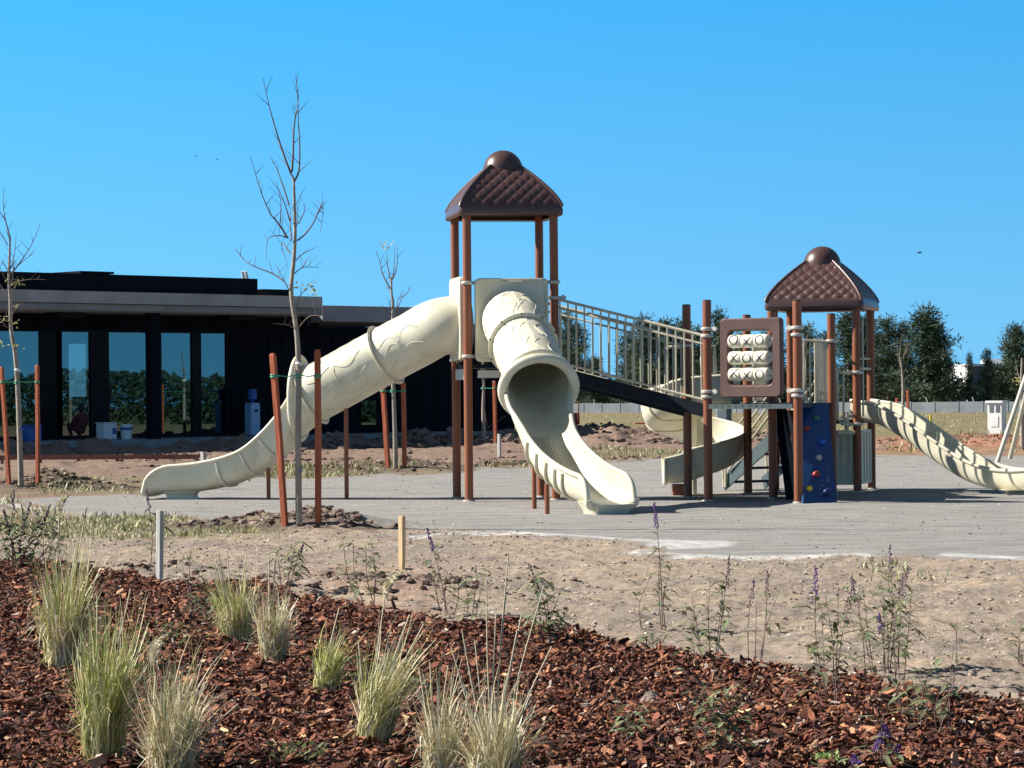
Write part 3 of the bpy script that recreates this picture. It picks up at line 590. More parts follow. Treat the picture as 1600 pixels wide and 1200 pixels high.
# ---- roofs
def roof(c, W, D, ze, lab):
    HW = .695; c = Vector((c.x, c.y, 0)); m = MB(); n = 26
    def hs_(t): return .19 + .485 * (1 - t ** 1.4)
    # band (skirt), slightly rounded, then four convex panels with raised scales
    def sq(h, z, rc=.07, k=5):
        out = []
        for qi, (sx, sy) in enumerate(((1, 1), (-1, 1), (-1, -1), (1, -1))):
            for j in range(k):
                a = math.pi / 2 * (qi + j / (k - 1)); cx, cy = sx * (h - rc), sy * (h - rc); out.append(c + W * (cx + rc * math.cos(a)) + D * (cy + rc * math.sin(a)) + UP * z)
        return out
    m.loft([sq(HW - .06, ze + .02), sq(HW - .012, ze), sq(HW, ze + .012), sq(HW + .006, ze + .06), sq(HW - .004, ze + .118), sq(HW - .025, ze + .128), sq(HW - .03, ze + .12), sq(HW - .07, ze + .10)])
    NU, NV = 84, 56
    for W_, D_ in ((W, -D), (D, W), (-W, D), (-D, -W)):
        rows = []
        for j in range(NV + 1):
            t = j / NV; h = hs_(t); z = ze + .115 + .575 * t; row = []
            for i in range(NU + 1):
                u = i / NU * 2 - 1; edge = min(1, (1 - abs(u)) * h / .07) * min(1, t / .06) * min(1, (1 - t) / .05)
                qa, qb = u * h / .165 + t * 4.2, u * h / .165 - t * 4.2
                b = (abs(math.sin(math.pi * qa) * math.sin(math.pi * qb)) ** .55) * .017 * (edge > .99)
                fr = .012 * (edge < .99)
                nn = (D_ * (.45 + .5 * (1 - t)) + UP * (.25 + .75 * t)).normalized()
                row.append(c + W_ * (u * h) + D_ * h + UP * z + nn * (b + fr))
            rows.append(row)
        m.loft(rows, closed=False)
    for sx, sy in ((1, 1), (-1, 1), (-1, -1), (1, -1)):
        m.tube([c + W * (sx * (hs_(t) + .004)) + D * (sy * (hs_(t) + .004)) + UP * (ze + .115 + .575 * t + .004) for t in np.linspace(0, 1, 22)], .022, 8)
    inner = []                                                # underside shell
    for j in range(8): t = j / 7; inner.append(sq(hs_(t) - .03, ze + .10 + .52 * t, .05))
    m.loft(inner)
    o = m.build('roof', 'brown', pg, True, autos=50)
    if lab: o['label'] = lab
    d = MB(); ring = lambda rr, z: [c + Vector((rr * math.cos(6.28318 * k / 36), rr * math.sin(6.28318 * k / 36), z)) for k in range(36)]
    z0 = ze + .62; d.loft([ring(.285, z0 - .06), ring(.28, z0)] + [ring(.27 * math.cos(a), z0 + .01 + .285 * math.sin(a)) for a in np.linspace(0, math.pi / 2 - .01, 14)], caps=True)
    d.build('dome_cap', 'brown', o, True, org=pg.loc, autos=60)
roof((t1['fl'] + t1['br']) / 2, w1, d1, Z1E, 'taller domed roof over the tube slides')
roof((r2['fl'] + r2['br']) / 2, w2, d2, Z2E, 'lower domed roof at the wave slide')
# ---- decks
def poly_deck(pts, z, th_, mt='navy', nm='deck'):
    mb = MB(); mb.prism([p + UP * (z - th_) for p in pts], UP * th_); return mb.build(nm, mt, pg)
poly_deck([t1['fl'], t1['fr'], t1['br'], t1['bl']], D1, .05)
poly_deck([P1, P5, P6, P6 + Vector((-.35, 2.1, 0)), P3, P2], D2, .055); poly_deck([r2['fl'], r2['fr'], r2['br'], r2['bl']], 1.0, .05)
mb = MB(); mb.box((t1['fl'] + t1['bl']) / 2 + UP * (D1 - .13) - w1 * .0, (.05, .9, .14), (w1, d1, UP)); mb.box((t1['fl'] + t1['fr']) / 2 + UP * (D1 - .13), (.9, .05, .10), (w1, d1, UP)); mb.build('deck_beam', 'clamp', pg)
# front deck edge with slots
e5 = (P5 - P1).normalized(); n5 = Vector((e5.y, -e5.x, 0)); L5 = (P5 - P1).length
mb = MB(); mb.box((P1 + P5) / 2 + UP * (D2 - .03) + n5 * .04, (L5 - .1, .02, .06), (e5, n5, UP)); mb.mi = 1
for k in range(9): mb.box(P1 + e5 * (.16 + k * .105) + UP * (D2 - .027) + n5 * .0495, (.035, .004, .018), (e5, n5, UP))
mb.build('deck_edge', ['teal', 'ink'], pg)
# ---- rounded panels
def rrect(w_, h_, r_, k=6):
    out = []
    for q, (sx, sz) in enumerate(((1, 1), (-1, 1), (-1, -1), (1, -1))):
        for j in range(k): a = math.pi / 2 * (q + j / (k - 1)); out.append((sx * (w_ / 2 - r_) + r_ * math.cos(a), sz * (h_ / 2 - r_) + r_ * math.sin(a)))
    return out
def panel(name, c, ax, nr, w_, h_, r_, th_, mt, parent=None, lip=.02, hole=None, org=None):
    mb = MB(); S = lambda ww, hh, rr, o: [c + ax * x + UP * z + nr * o for x, z in rrect(ww, hh, rr)]
    if hole:
        hw_, hh_, hr = hole
        mb.loft([S(w_ - .03, h_ - .03, r_, -th_ / 2), S(w_, h_, r_, -th_ / 2 + .015), S(w_, h_, r_, th_ / 2 - .015), S(w_ - .03, h_ - .03, r_, th_ / 2), S(hw_ + .05, hh_ + .05, hr + .03, th_ / 2 - .004), S(hw_ + .01, hh_ + .01, hr + .01, th_ / 2 - .02), S(hw_, hh_, hr, th_ / 2 - .035), S(hw_, hh_, hr, -th_ / 2), S(w_ - .03, h_ - .03, r_, -th_ / 2)])
    else:
        mb.loft([S(w_ - .03, h_ - .03, r_, -th_ / 2), S(w_, h_, r_, -th_ / 2 + .012), S(w_, h_, r_, th_ / 2 - .012), S(w_ - .025, h_ - .025, r_, th_ / 2), S(w_ - .07, h_ - .07, r_, th_ / 2), S(w_ - .09, h_ - .09, r_, th_ / 2 - lip)], caps=True)
    return mb.build(name, mt, parent or pg, True, org=org or pg.loc, autos=35)
zc1 = zat(800, 500, (t1['fl'] + t1['fr']) / 2)
cF = (t1['fl'] + t1['fr']) / 2 - d1 * .05 + UP * zc1; cL = (t1['fl'] + t1['bl']) / 2 - w1 * .05 + UP * (zc1 + .03)
panel('slide_entry_panel', cF, w1, -d1, .98, 1.10, .07, .07, 'beige'); panel('slide_entry_panel', cL, d1, -w1, .98, 1.10, .09, .09, 'beige', lip=.0)
mb = MB(); mb.tube([cF - d1 * .0 + UP * .62 * 0 + w1 * -.13 + UP * .50 - d1 * .05, cF + w1 * .13 + UP * .50 - d1 * .05], .012, 8); mb.build('grab_ridge', 'beige', pg, True)

# ---- slide sweeps
def tun(q, Rr): return (Rr * math.sin(q * math.pi), Rr - Rr * math.cos(q * math.pi))
def chu(q, b, hw):
    a = abs(q) * math.pi / 2; s = 1 if q >= 0 else -1
    return (s * b * (math.sin(a) ** .60) * (1 + .0 * a), hw * (1 - max(0, math.cos(a)) ** .62))
def frames(path, side0=None):
    out = []
    for i, p in enumerate(path):
        t = (path[min(i + 1, len(path) - 1)] - path[max(i - 1, 0)]).normalized(); s = t.cross(UP).normalized(); u = s.cross(t); out.append((p, t, s, u))
    return out
def sweep_slide(mb, path, prof, th_=.018, nq=30, vert=None, i0=0, i1=None):
    """prof(i, f, q) -> (x, y) in the side/up frame; closed shell loop along the path; returns the two rim lines.
    vert(i) in 0..1 turns the cross-sections from square-on to plumb (stretched to keep the bore)."""
    fr = frames(path); rings = []; eL, eR = [], []; N = len(path); i1 = N - 1 if i1 is None else i1
    for i in range(i0, i1 + 1):
        p, t, s, u = fr[i]
        if vert: wv = vert(i); c_ = max(.5, u.z); u = u * (1 - wv) + UP * (wv / c_)
        f = i / (N - 1); pts = [prof(i, f, -1 + 2 * k / nq) for k in range(nq + 1)]; inn = []
        for k in range(nq + 1):
            a = pts[max(k - 1, 0)]; b = pts[min(k + 1, nq)]; dx, dy = b[0] - a[0], b[1] - a[1]; L = math.hypot(dx, dy) or 1; inn.append((pts[k][0] - dy / L * th_, pts[k][1] + dx / L * th_))
        loop = pts + inn[::-1]; rings.append([p + s * x + u * y for x, y in loop])
        eL.append(p + s * pts[0][0] + u * pts[0][1]); eR.append(p + s * pts[-1][0] + u * pts[-1][1])
    mb.loft(rings, caps=False); n = len(rings[0])
    for R0 in (rings[0], rings[-1]): mb.add(R0, [(k, k + 1, n - 2 - k, n - 1 - k) for k in range(nq)])
    return eL, eR, fr
def arc_pt(q, Rr, amax): a = q * amax; return (Rr * math.sin(a), Rr - Rr * math.cos(a))
def endfall(g, g0=.86, lo=.22): x = max(0, (g - g0) / (1 - g0)); return lo + (1 - lo) * math.sqrt(max(0, 1 - x * x))
def relief(mb, fr, i0, i1, Rr, seed):
    rnd = random.Random(seed); n = i1 - i0
    for th0 in (35, 80, 125, 170, 215, 260, 305):
        for half in (0, 1):
            a0 = .08 + half * .44 + rnd.random() * .08; a1 = a0 + .34 + rnd.random() * .06; wd = 11 + rnd.random() * 7; cen = th0 + rnd.random() * 18 + half * 20; pts = []
            def at(f, ang):
                i = min(max(i0 + f * n, 0), len(fr) - 1.001); k = int(i); g = i - k; p = fr[k][0].lerp(fr[k + 1][0], g); _, t, s, u = fr[k]; a = R(ang)
                return p + u * Rr + s * ((Rr - .0005) * math.sin(a)) - u * ((Rr - .0005) * math.cos(a))
            m_ = 16; op = rnd.random() < .5
            L1 = [(a0 + (a1 - a0) * j / m_, cen - wd + 9 * math.sin(j / m_ * 5 + seed)) for j in range(m_ + 1)]; L2 = [(a0 + (a1 - a0) * j / m_, cen + wd + 7 * math.sin(j / m_ * 4 + seed)) for j in range(m_ + 1)]
            endc = [(a1 + .03 * math.sin(math.pi * j / 6), L1[-1][1] + (L2[-1][1] - L1[-1][1]) * j / 6) for j in range(1, 6)]
            seq = L1 + endc + L2[::-1]
            mb.tube([at(f, a) for f, a in seq], .0056, 5)
def ringflange(mb, fr, i, Rr, r0=.03, fl=.6): p, t, s, u = fr[i]; mb.torus(p + u * Rr, t, Rr + .012, r0, 36, 8, fl)
TR = .40
# slide one: tube going left from the taller tower, bed line traced as (column, row) at its own depth
zb = cL.z - TR
s1 = [cL + UP * (-TR) + w1 * .16, cL + UP * (-TR) - w1 * .16, P(660, 574, 37.78), P(617, 597, 37.95), P(575, 620, 38.06), P(535, 642, 38.16), P(500, 661, 38.24), P(474, 680, 38.32), P(450, 706, 38.38), P(415, 735, 38.46), P(375, 754, 38.55), P(330, 765, 38.68), P(285, 770, 38.8), P(238, 772, 38.9)]
s1[0].z = P(720, 553, 37.75).z; s1[1].z = P(702, 555, 37.75).z
TR0, TR = TR, .385
path = spline(s1, 10)
def ix(path, px): return min(range(len(path)), key=lambda i: abs(pix(path[i].x, path[i].y, path[i].z)[0] - px))
i_open = ix(path, 470); i_end = len(path) - 1; i_ring = ix(path, 512)
def vert1(i): return float(sstep(i_ring - 2, i_open - 1, i)) * (1 - float(sstep(i_open + 1, i_open + 8, i)))
def prof1(i, f, q):
    g = max(0, (i - i_open) / (i_end - i_open)); t = float(sstep(0, .07, g)); hw = (.37 - .02 * min(1, g * 2.5) + .03 * g) * endfall(g, .84, .12); b = .335 + .03 * g ** 3
    a, c = arc_pt(q, TR, R(92)), chu(q, b, hw); return (a[0] * (1 - t) + c[0] * t, a[1] * (1 - t) + c[1] * t)
mb = MB(); _, _, fr = sweep_slide(mb, path, lambda i, f, q: tun(q, TR), vert=vert1, i1=i_open)
eL, eR, fr = sweep_slide(mb, path, prof1, vert=vert1, i0=i_open)
mb.tube(eL, .030, 8); mb.tube(eR, .030, 8); p, t, s, u = fr[i_open]; uu = UP / u.z
mb.tube([p + s * (x * 1.04) + uu * (y * 1.03 - .012) for x, y in [tun(-1 + k / 24, TR) for k in range(49)]], .040, 8); p, t, s, u = fr[-1]
mb.tube([p + s * x + u * y for x, y in [prof1(i_end, 1, -1 + k / 10) for k in range(21)]], .034, 8)
sl1 = mb.build('tube_slide', 'beige', pg, True, autos=60); sl1['label'] = 'cream tube slide descending to the left'
mb = MB(); relief(mb, fr, 10, ix(path, 622), TR, 3); relief(mb, fr, ix(path, 618), ix(path, 508), TR, 5); mb.build('relief_pattern', 'beige', sl1, True, org=pg.loc)
for pxr in (622, 505): mb = MB(); i = ix(path, pxr); p, t, s, u = fr[i]; mb.torus(p + u * TR, t, TR + .025, .03, 40, 8, .45); mb.build('flange', 'beige', sl1, True, org=pg.loc)
mb = MB()
for pxr in (440, 405, 360): i = ix(path, pxr); p, t, s, u = fr[i]; mb.tube([p + s * (x * 1.03) + u * (y * .93 - .01) for x, y in [prof1(i, 0, -1 + k / 10) for k in range(21)]], .018, 6)
mb.build('chute_rib', 'beige', sl1, True, org=pg.loc)
i = ix(path, 285); p = path[i]; mb = MB(); sq_ = [Vector((sx * .22, sy * .24, 0)) for sx, sy in ((1, 1), (-1, 1), (-1, -1), (1, -1))]
mb.loft([[Vector((p.x, p.y, 0)) + v * 1.0 + UP * -.03 for v in sq_], [Vector((p.x, p.y, 0)) + v * .85 + UP * (p.z * .5 + .02) for v in sq_], [Vector((p.x, p.y, 0)) + v * 1.15 + UP * (p.z + .03) for v in sq_]], caps=True); mb.build('exit_foot', 'beige', sl1, True, org=pg.loc, bevel=.03, autos=30)
for pxs, pyb, r_ in ((540, 781, .03), (419, 780, .028)):
    b = XY(G(pxs, pyb)); i = ix(path, pxs); mb = MB(); b.y = path[i].y; mb.tube([b + UP * -.05, b + UP * (path[i].z + .02)], r_, 12); mb.build('support_post', 'post', sl1, True, org=pg.loc)

TR = TR0
# slide two: tube leaving the front face, turning to the right, with the open trough towards the camera
s2 = [cF - UP * TR + d1 * .03, P(806, 560, 36.7), P(817, 590, 36.15), P(829, 618, 35.55), P(838, 645, 35.12), P(844, 686, 34.7), P(856, 722, 34.3), P(876, 750, 33.85), P(902, 772, 33.4), P(931, 787, 33.0), P(954, 793, 32.75)]
s2[0].z = cF.z - TR + .0
path = spline(s2, 10); i_open = 41; i_end = len(path) - 1
def prof2(i, f, q):
    g = max(0, (i - i_open) / (i_end - i_open)); t = float(sstep(0, .30, g)); hw = (.40 - .05 * g) * endfall(g, .86, .30); b = .305 + .03 * g
    a, c = arc_pt(q, TR, R(84)), chu(q, b, hw); return (a[0] * (1 - t) + c[0] * t, a[1] * (1 - t) + c[1] * t)
mb = MB(); _, _, fr = sweep_slide(mb, path, lambda i, f, q: tun(q, TR), i1=i_open); eL, eR, fr = sweep_slide(mb, path, prof2, i0=i_open)
mb.tube(eL, .032, 8); mb.tube(eR, .032, 8); p, t, s, u = fr[-1]; mb.tube([p + s * (x * 1.0) + u * (y * 1.0) + t * (.02) for x, y in [prof2(i_end, 1, -1 + k / 12) for k in range(25)]], .050, 10)
sl2 = mb.build('tube_slide', 'beige', pg, True, autos=60); sl2['label'] = 'cream tube slide with its dark mouth facing the camera'
mb = MB(); relief(mb, fr, 0, 19, TR, 8); relief(mb, fr, 20, 38, TR, 9); mb.build('relief_pattern', 'beige', sl2, True, org=pg.loc)
for i, ro, rr in ((18, .025, .03), (38, .02, .035), (41, .050, .062)):
    mb = MB(); p, t, s, u = fr[i]; mb.torus(p + u * TR, t, TR + ro, rr, 44, 10, .55 if i == 18 else 1.0)
    if i == 18:
        mb.mi = 1
        for k in range(10): a = k / 10 * 6.283 + .2; mb.tube([p + u * TR + (s * math.cos(a) + u * math.sin(a)) * (TR + .05) + t * .012, p + u * TR + (s * math.cos(a) + u * math.sin(a)) * (TR + .05) + t * .035], .012, 8)
    mb.build('flange', ['beige', 'ink'], sl2, True, org=pg.loc)
mb = MB()
for k in range(-4, 5):
    mb.tube([fr[i][0] + fr[i][2] * (k * .035) + fr[i][3] * .028 for i in range(50, 78, 2)], .007, 5)
mb.build('bed_ridge', 'beige', sl2, True, org=pg.loc)
mb = MB()
for i in (62, 69, 75, 80, 84): p, t, s, u = fr[i]; mb.tube([p + s * (x * 1.04) + u * (y * .90 - .012) for x, y in [prof2(i, 0, -1 + k / 10) for k in range(21)]], .020, 6)
mb.build('chute_rib', 'beige', sl2, True, org=pg.loc)
p, t, s, u = fr[-4]; b0 = Vector((p.x, p.y, 0)); mb = MB()
mb.loft([[b0 + t * (x * a) + s * (y * a) + UP * z for x, y in ((.18, .26), (.05, .30), (-.2, .26), (-.24, 0), (-.2, -.26), (.05, -.30), (.18, -.26), (.22, 0))] for a, z in ((.8, -.03), (.85, p.z * .4), (1.05, p.z + .05))], caps=True); mb.build('exit_foot', 'beige', sl2, True, org=pg.loc, autos=50)
for pxs, pyb, pyt in ((835, 795, 735), (855, 803, 762)):
    b = G(pxs, pyb); zz = P(pxs, pyt, b.y).z; mb = MB(); mb.tube([XY(b) + UP * -.05, XY(b) + UP * (zz + .04)], .03, 12); mb.build('support_post', 'post', sl2, True, org=pg.loc)

# ---- bridge
brA, brB = t1['fr'] + w1 * .02, P1 - w1 * .02; bkA, bkB = t1['br'] + w1 * .02, P2 - w1 * .02
mb = MB(); za, zb_ = D1 - .03, D2 - .0
mb.prism([brA + UP * (za - .17), brB + UP * (zb_ - .17), brB + UP * zb_, brA + UP * za], (bkA - brA) * 0 + d1 * .05)
mb.prism([bkA + UP * (za - .17), bkB + UP * (zb_ - .17), bkB + UP * zb_, bkA + UP * za], d1 * -.05)
mb.add([brA + UP * (za - .03), brB + UP * (zb_ - .03), bkB + UP * (zb_ - .03), bkA + UP * (za - .03)], [(0, 1, 2, 3)]); br = mb.build('bridge', 'navy', pg)
def railing(a, b, za, zb2, h, nb, par, r_=.012, label=None, loop=False, gap=.0):
    mb = MB(); dirn = (b - a)
    def top(f): return a.lerp(b, f) + UP * (za + (zb2 - za) * f)
    mb.tube([top(0) + UP * h, top(1) + UP * h], .019, 8); mb.tube([top(0) + UP * (h - .11), top(1) + UP * (h - .11)], .014, 8); mb.tube([top(0) + UP * .05, top(1) + UP * .05], .017, 8)
    for k in range(nb): f = (k + .5) / nb; mb.tube([top(f) + UP * .05, top(f) + UP * (h if k % 1 == 0 else h - .11)], r_, 6)
    for f in (0.01, .99): mb.tube([top(f) + UP * .03, top(f) + UP * h], .018, 8)
    return mb.build('railing', 'railm', par, True, org=pg.loc)
railing(brA, brB, D1 - .02, D2 + .0, .88, 18, br); railing(bkA, bkB, D1 - .02, D2, .88, 18, br)
# ---- noughts and crosses panel
cT = (P1 + P5) / 2; cT = Vector((cT.x, cT.y, zat(1174, 559, cT))) + n5 * .0
WT, HT = 113 / (F / cT.y), 124 / (F / cT.y); sc = cT.y / F
tt = panel('game_panel', cT, e5, n5, WT * 1.02, HT, .06, .09, 'ttt', hole=(81 * sc, 84 * sc, .06)); tt['label'] = 'brown framed noughts and crosses panel'
for zz in (-.23, 0, .23): mb = MB(); mb.tube([cT + e5 * -.36 + UP * zz, cT + e5 * .36 + UP * zz], .012, 8); mb.build('rod', 'clamp', tt, True, org=pg.loc)
marks = ['OXO', 'XOX', 'XXO']; tl = [[.30, -.1, .15], [.0, -.12, .0], [.28, -.15, -.05]]
for r_i in range(3):
    for c_i in range(3):
        c = cT + e5 * ((c_i - 1) * .198 - .028) + UP * ((1 - r_i) * .212) ; Rr = .086; L = .096; mb = MB(); n = 26
        ringp = lambda x, rr: [c + e5 * x + (n5 * math.cos(2 * math.pi * k / n) + UP * math.sin(2 * math.pi * k / n)) * rr for k in range(n)]
        mb.loft([ringp(-L, Rr * .55), ringp(-L, Rr * .9), ringp(-L * .9, Rr * .985), ringp(-L * .5, Rr), ringp(L * .5, Rr), ringp(L * .9, Rr * .985), ringp(L, Rr * .9), ringp(L, Rr * .55)], caps=True); mb.mi = 1; off = tl[r_i][c_i]
        on = lambda x, a: c + e5 * x + (n5 * math.cos(a) + UP * math.sin(a)) * (Rr + .001)
        if marks[r_i][c_i] == 'O': mb.tube([on(.060 * math.cos(2 * math.pi * k / 24), off + .70 * math.sin(2 * math.pi * k / 24)) for k in range(25)], .0068, 6)
        else:
            for sg in (1, -1): mb.tube([on(x, off + sg * x / .058 * .68) for x in np.linspace(-.058, .058, 9)], .0068, 6)
        mb.build('roller', ['roller', 'ink'], tt, True, org=pg.loc, autos=50)
mb = MB()
for x_ in (-.30, -.22, .22, .31): mb.tube([cT + e5 * x_ - n5 * .03 + UP * -.36, cT + e5 * x_ - n5 * .03 + UP * .30], .012, 6)
mb.tube([cT + e5 * -.34 - n5 * .03 + UP * -.12, cT + e5 * .34 - n5 * .03 + UP * -.12], .008, 6)
mb.build('backing_rod', 'railm', tt, True, org=pg.loc)
# ---- climbing wall
tlq, trq, brq, blq = P(1250, 634, 36.75), P(1294, 633, 36.95), G(1308, 785), G(1255, 787)
tlq.z = trq.z = D2 - .01; nw = (trq - tlq).cross(blq - tlq).normalized(); nw = -nw if nw.y > 0 else nw
mb = MB(); mb.prism([tlq, trq, brq, blq], -nw * .05); mb.mi = 1
for k in range(46):
    fu, fv = .12 + .76 * random.random(), .45 + .42 * random.random(); q = tlq.lerp(trq, fu).lerp(blq.lerp(brq, fu), fv); mb.tube([q, q + nw * .004], .008, 6)  # pale dots: bolts and sunlit flecks, the light put in as colour
cw = mb.build('climbing_wall', ['blue', 'greyh'], pg, bevel=.008)
def onwall(px, py):
    o = Vector((0, 0, CH)); d = P(px, py, 30) - o; t = (tlq - o).dot(nw) / d.dot(nw); return o + d * t
for px_, py_, m_, r_ in ((1274, 654, 'green', .055), (1260, 671, 'red', .045), (1284, 691, 'blueh', .055), (1279, 716, 'greyh', .045), (1275, 742, 'red', .055), (1264, 764, 'yellow', .045), (1292, 769, 'navyh', .055)):
    q = onwall(px_, py_); mb = MB(); mb.ell(q + nw * .01, (r_, r_ * .75, .045), 12, 8, ((trq - tlq).normalized(), nw.cross((trq - tlq).normalized()), nw), .18); mb.build('hold', m_, cw, True, org=pg.loc, autos=80)
# dark leaning ramp board and grey board seen beneath the deck
a0, a1 = P(1210, 640, 38.2), P(1218, 640, 38.9); b0, b1 = G(1228, 781), G(1236, 776)
mb = MB(); mb.prism([a0, a1, XY(b1), XY(b0)], Vector((.10, 0, .02))); o = mb.build('climbing_ramp', 'navy', pg); o['label'] = 'dark leaning climbing ramp beneath the deck'
a0, a1 = P(1216, 641, 39.6), P(1243, 641, 38.4); mb = MB(); mb.prism([a0, a1, a1 - UP * .75, a0 - UP * .75], Vector((.02, .05, 0))); mb.mi = 1
for px_, py_ in ((1220, 654), (1231, 671), (1224, 690)): q = P(px_, py_, 38.85); mb.ell(q, (.035, .03, .025), 8, 6)
mb.build('climbing_board', ['ttt', 'ink'], pg)
# ---- stairs
sb, st_ = G(1132, 766), P(1215, 690, 39.6); sd = (P(1218, 640, 39.6) - sb); sd2 = Vector((sd.x, sd.y, 0)).normalized(); sn = Vector((sd2.y, -sd2.x, 0))
topz = D2; run = Vector((1.15, -.15, 0)) + XY(sb)
sA = XY(sb); sB = XY(P(1222, 700, 39.3)); sdir = (sB - sA).normalized(); sn = Vector((sdir.y, -sdir.x, 0)); Ls = (sB - sA).length; rise = 1.0
stairs = None
for sgn in (0, 1):
    o_ = -sn * (.75 * sgn); mb = MB(); mb.prism([sA + o_ + UP * .0, sB + o_ + UP * (rise - .24), sB + o_ + UP * rise, sA + o_ + sdir * -.06 + UP * .16], -sn * .03)
    if stairs is None: stairs = mb.build('stairs', 'teal', pg)
    else: mb.build('stringer', 'teal', stairs, org=pg.loc)
for k in range(5):
    f = (k + .5) / 5; mb = MB(); mb.box(sA.lerp(sB, f) - sn * .37 + UP * (rise * f + .02), (.22, .70, .03), (sdir, sn, UP)); mb.build('tread', 'navy', stairs, org=pg.loc)
for sgn in (0, 1):
    o_ = sn * .03 if not sgn else -sn * .80; mb = MB()
    for h in (.22, .37, .52, .67):
        pts = [sA + o_ + sdir * (.12 if h < .8 else .02) + UP * (h + .06), sA.lerp(sB, .88) + o_ + UP * (rise * .88 + h + .04)]
        mb.tube(pts, .017, 8)
    for f in (.05, .45, .86): p = sA.lerp(sB, f) + o_; mb.tube([p + UP * (rise * f), p + UP * (rise * f + .72)], .017, 8)
    mb.tube([sA + o_ + sdir * .02 + UP * .05, sA + o_ + sdir * -.02 + UP * .6, sA + o_ + sdir * .02 + UP * .74], .018, 8)
    mb.build('handrail', 'railm', stairs, True, org=pg.loc)
# ---- spiral slide
cc = XY(G(1084, 771.5)); z_hi = P(1060, 641, cc.y).z
mb = MB(); mb.tube([cc + UP * -.05, cc + UP * 1.35], .045, 14); 
pole = mb
RS = .40; pts = [cc + Vector((.60, -.42, D2 - .02)), cc + Vector((.32, -.43, D2 - .05))]
n = 30
for k in range(n + 1):
    a = R(-90 - 8) - k / n * R(352); zz = (D2 - .08) - (D2 - .08 - .22) * (k / n) ** .92; pts.append(cc + Vector((RS * math.cos(a), RS * math.sin(a), zz)))
pts += [cc + Vector((-.22, -.43, .17)), cc + Vector((-.42, -.43, .16))]
path = []
for p in pts: path.append(p)
path = spline(path, 3); N = len(path)
def prof3(i, f, q): b = .315; hwR = .30 if q < 0 else .40; a, y = chu(q, b, 1); return (a, y * (.40 if q < 0 else .16) + .0)
def prof3b(i, f, q):
    # travelling clockwise seen from above: the outer wall is on the left of travel (negative side vector)
    end = max(0, (f - .93) / .07); a, y = chu(q, .315, 1); return (a, y * ((.42 - .08 * end) if q < 0 else (.12 + .22 * end)))
mb = MB(); eL, eR, fr = sweep_slide(mb, path, prof3b, .02, 24); mb.tube(eL, .026, 8); mb.tube(eR, .020, 8); p, t, s, u = fr[-1]; mb.tube([p + s * x + u * y for x, y in [prof3b(N - 1, 1, -1 + k / 10) for k in range(21)]], .028, 8)
sp = mb.build('spiral_slide', 'beige', pg, True, autos=60); pole.build('centre_pole', 'beige', sp, True, org=pg.loc)
mb = MB(); p = path[-4]; mb.box((p.x, p.y, p.z / 2 - .02), (.2, .3, p.z)); mb.build('exit_foot', 'post', sp, org=pg.loc)
mb = MB()
for k in (18, 32, 46, 60, 74): k = min(k, N - 1); p, t, s, u = fr[k]; mb.tube([p + s * (x * 1.02) + u * (y * .96 - .008) for x, y in [prof3b(k, k / N, -1 + j / 10) for j in range(21)]], .014, 6)
mb.build('chute_rib', 'beige', sp, True, org=pg.loc)
# entry hood rails of the spiral
mb = MB(); q = lambda a, b, Y=38.6: P(a, b, Y)
mb.tube([q(1042, 600), q(1040, 546), q(1046, 542), q(1062, 542), q(1066, 548), q(1068, 600)], .02, 8); mb.tube([q(1042, 596), q(1064, 593)], .016, 8); mb.tube([q(1053, 543), q(1053, 596)], .012, 8)
mb.tube([q(1098, 598), q(1096, 560), q(1098, 545), q(1116, 540), q(1117, 598)], .02, 8); mb.tube([q(1117, 545), q(1120, 600)], .012, 8); mb.build('entry_rail', 'railm', sp, True, org=pg.loc)
mb = MB(); mb.prism([P(1080, 597, 38.9), P(1128, 597, 38.9), P(1128, 634, 38.9), P(1080, 634, 38.9)], Vector((0, .04, 0))); mb.build('entry_side', 'beige', sp, org=pg.loc, bevel=.01)
# ---- barriers on the right decks
railing(P3 + Vector((.1, .1, 0)), r2['fl'] + Vector((-.05, .9, 0)), D2, D2, .78, 11, pg, .014)
for k, (a, b_, Y_) in enumerate(((1274, 1296, 0),)):
    A = XY(P(1274, 620, 38.35)); B = XY(P(1296, 620, 39.95)); mb = MB(); za_, zb2 = D2 - .05, D2 + .86
    for j in range(15): p = A.lerp(B, j / 14); mb.tube([p + UP * za_, p + UP * zb2], .0125, 8)
    mb.tube([A + UP * zb2, B + UP * zb2], .02, 8); mb.tube([A + UP * za_, B + UP * za_], .02, 8); mb.build('railing', 'railm', pg, True)
mb = MB(); Y_ = 38.0; mb.tube([P(1255, 532, Y_), P(1294, 534, Y_)], .018, 8)
for x_ in (1256, 1266): mb.tube([P(x_, 532, Y_), P(x_, 632, Y_)], .013, 6)
mb.tube([P(1256, 632, Y_), P(1294, 632, Y_)], .018, 8); mb.build('railing', 'railm', pg, True)
mb = MB(); Y_ = 38.9; mb.tube([P(1306, 577, Y_), P(1316, 583, Y_), P(1334, 581, r2['fr'].y)], .02, 8); mb.tube([P(1308, 578, Y_), P(1309, 655, Y_), P(1316, 663, Y_), P(1334, 663, r2['fr'].y)], .018, 8)
mb.tube([P(1318, 583, Y_), P(1318, 663, Y_)], .014, 8); mb.build('railing', 'railm', pg, True)
mb = MB(); mb.tube([r2['fr'] + UP * 1.72, r2['br'] + UP * 1.72], .018, 8); mb.tube([r2['fr'] + UP * 1.86, r2['br'] + UP * 1.86], .014, 8); mb.tube([r2['fr'] + Vector((.09, .02, 2.4)), r2['fr'] + Vector((.09, .02, 1.05))], .014, 8); mb.build('railing', 'railm', pg, True)
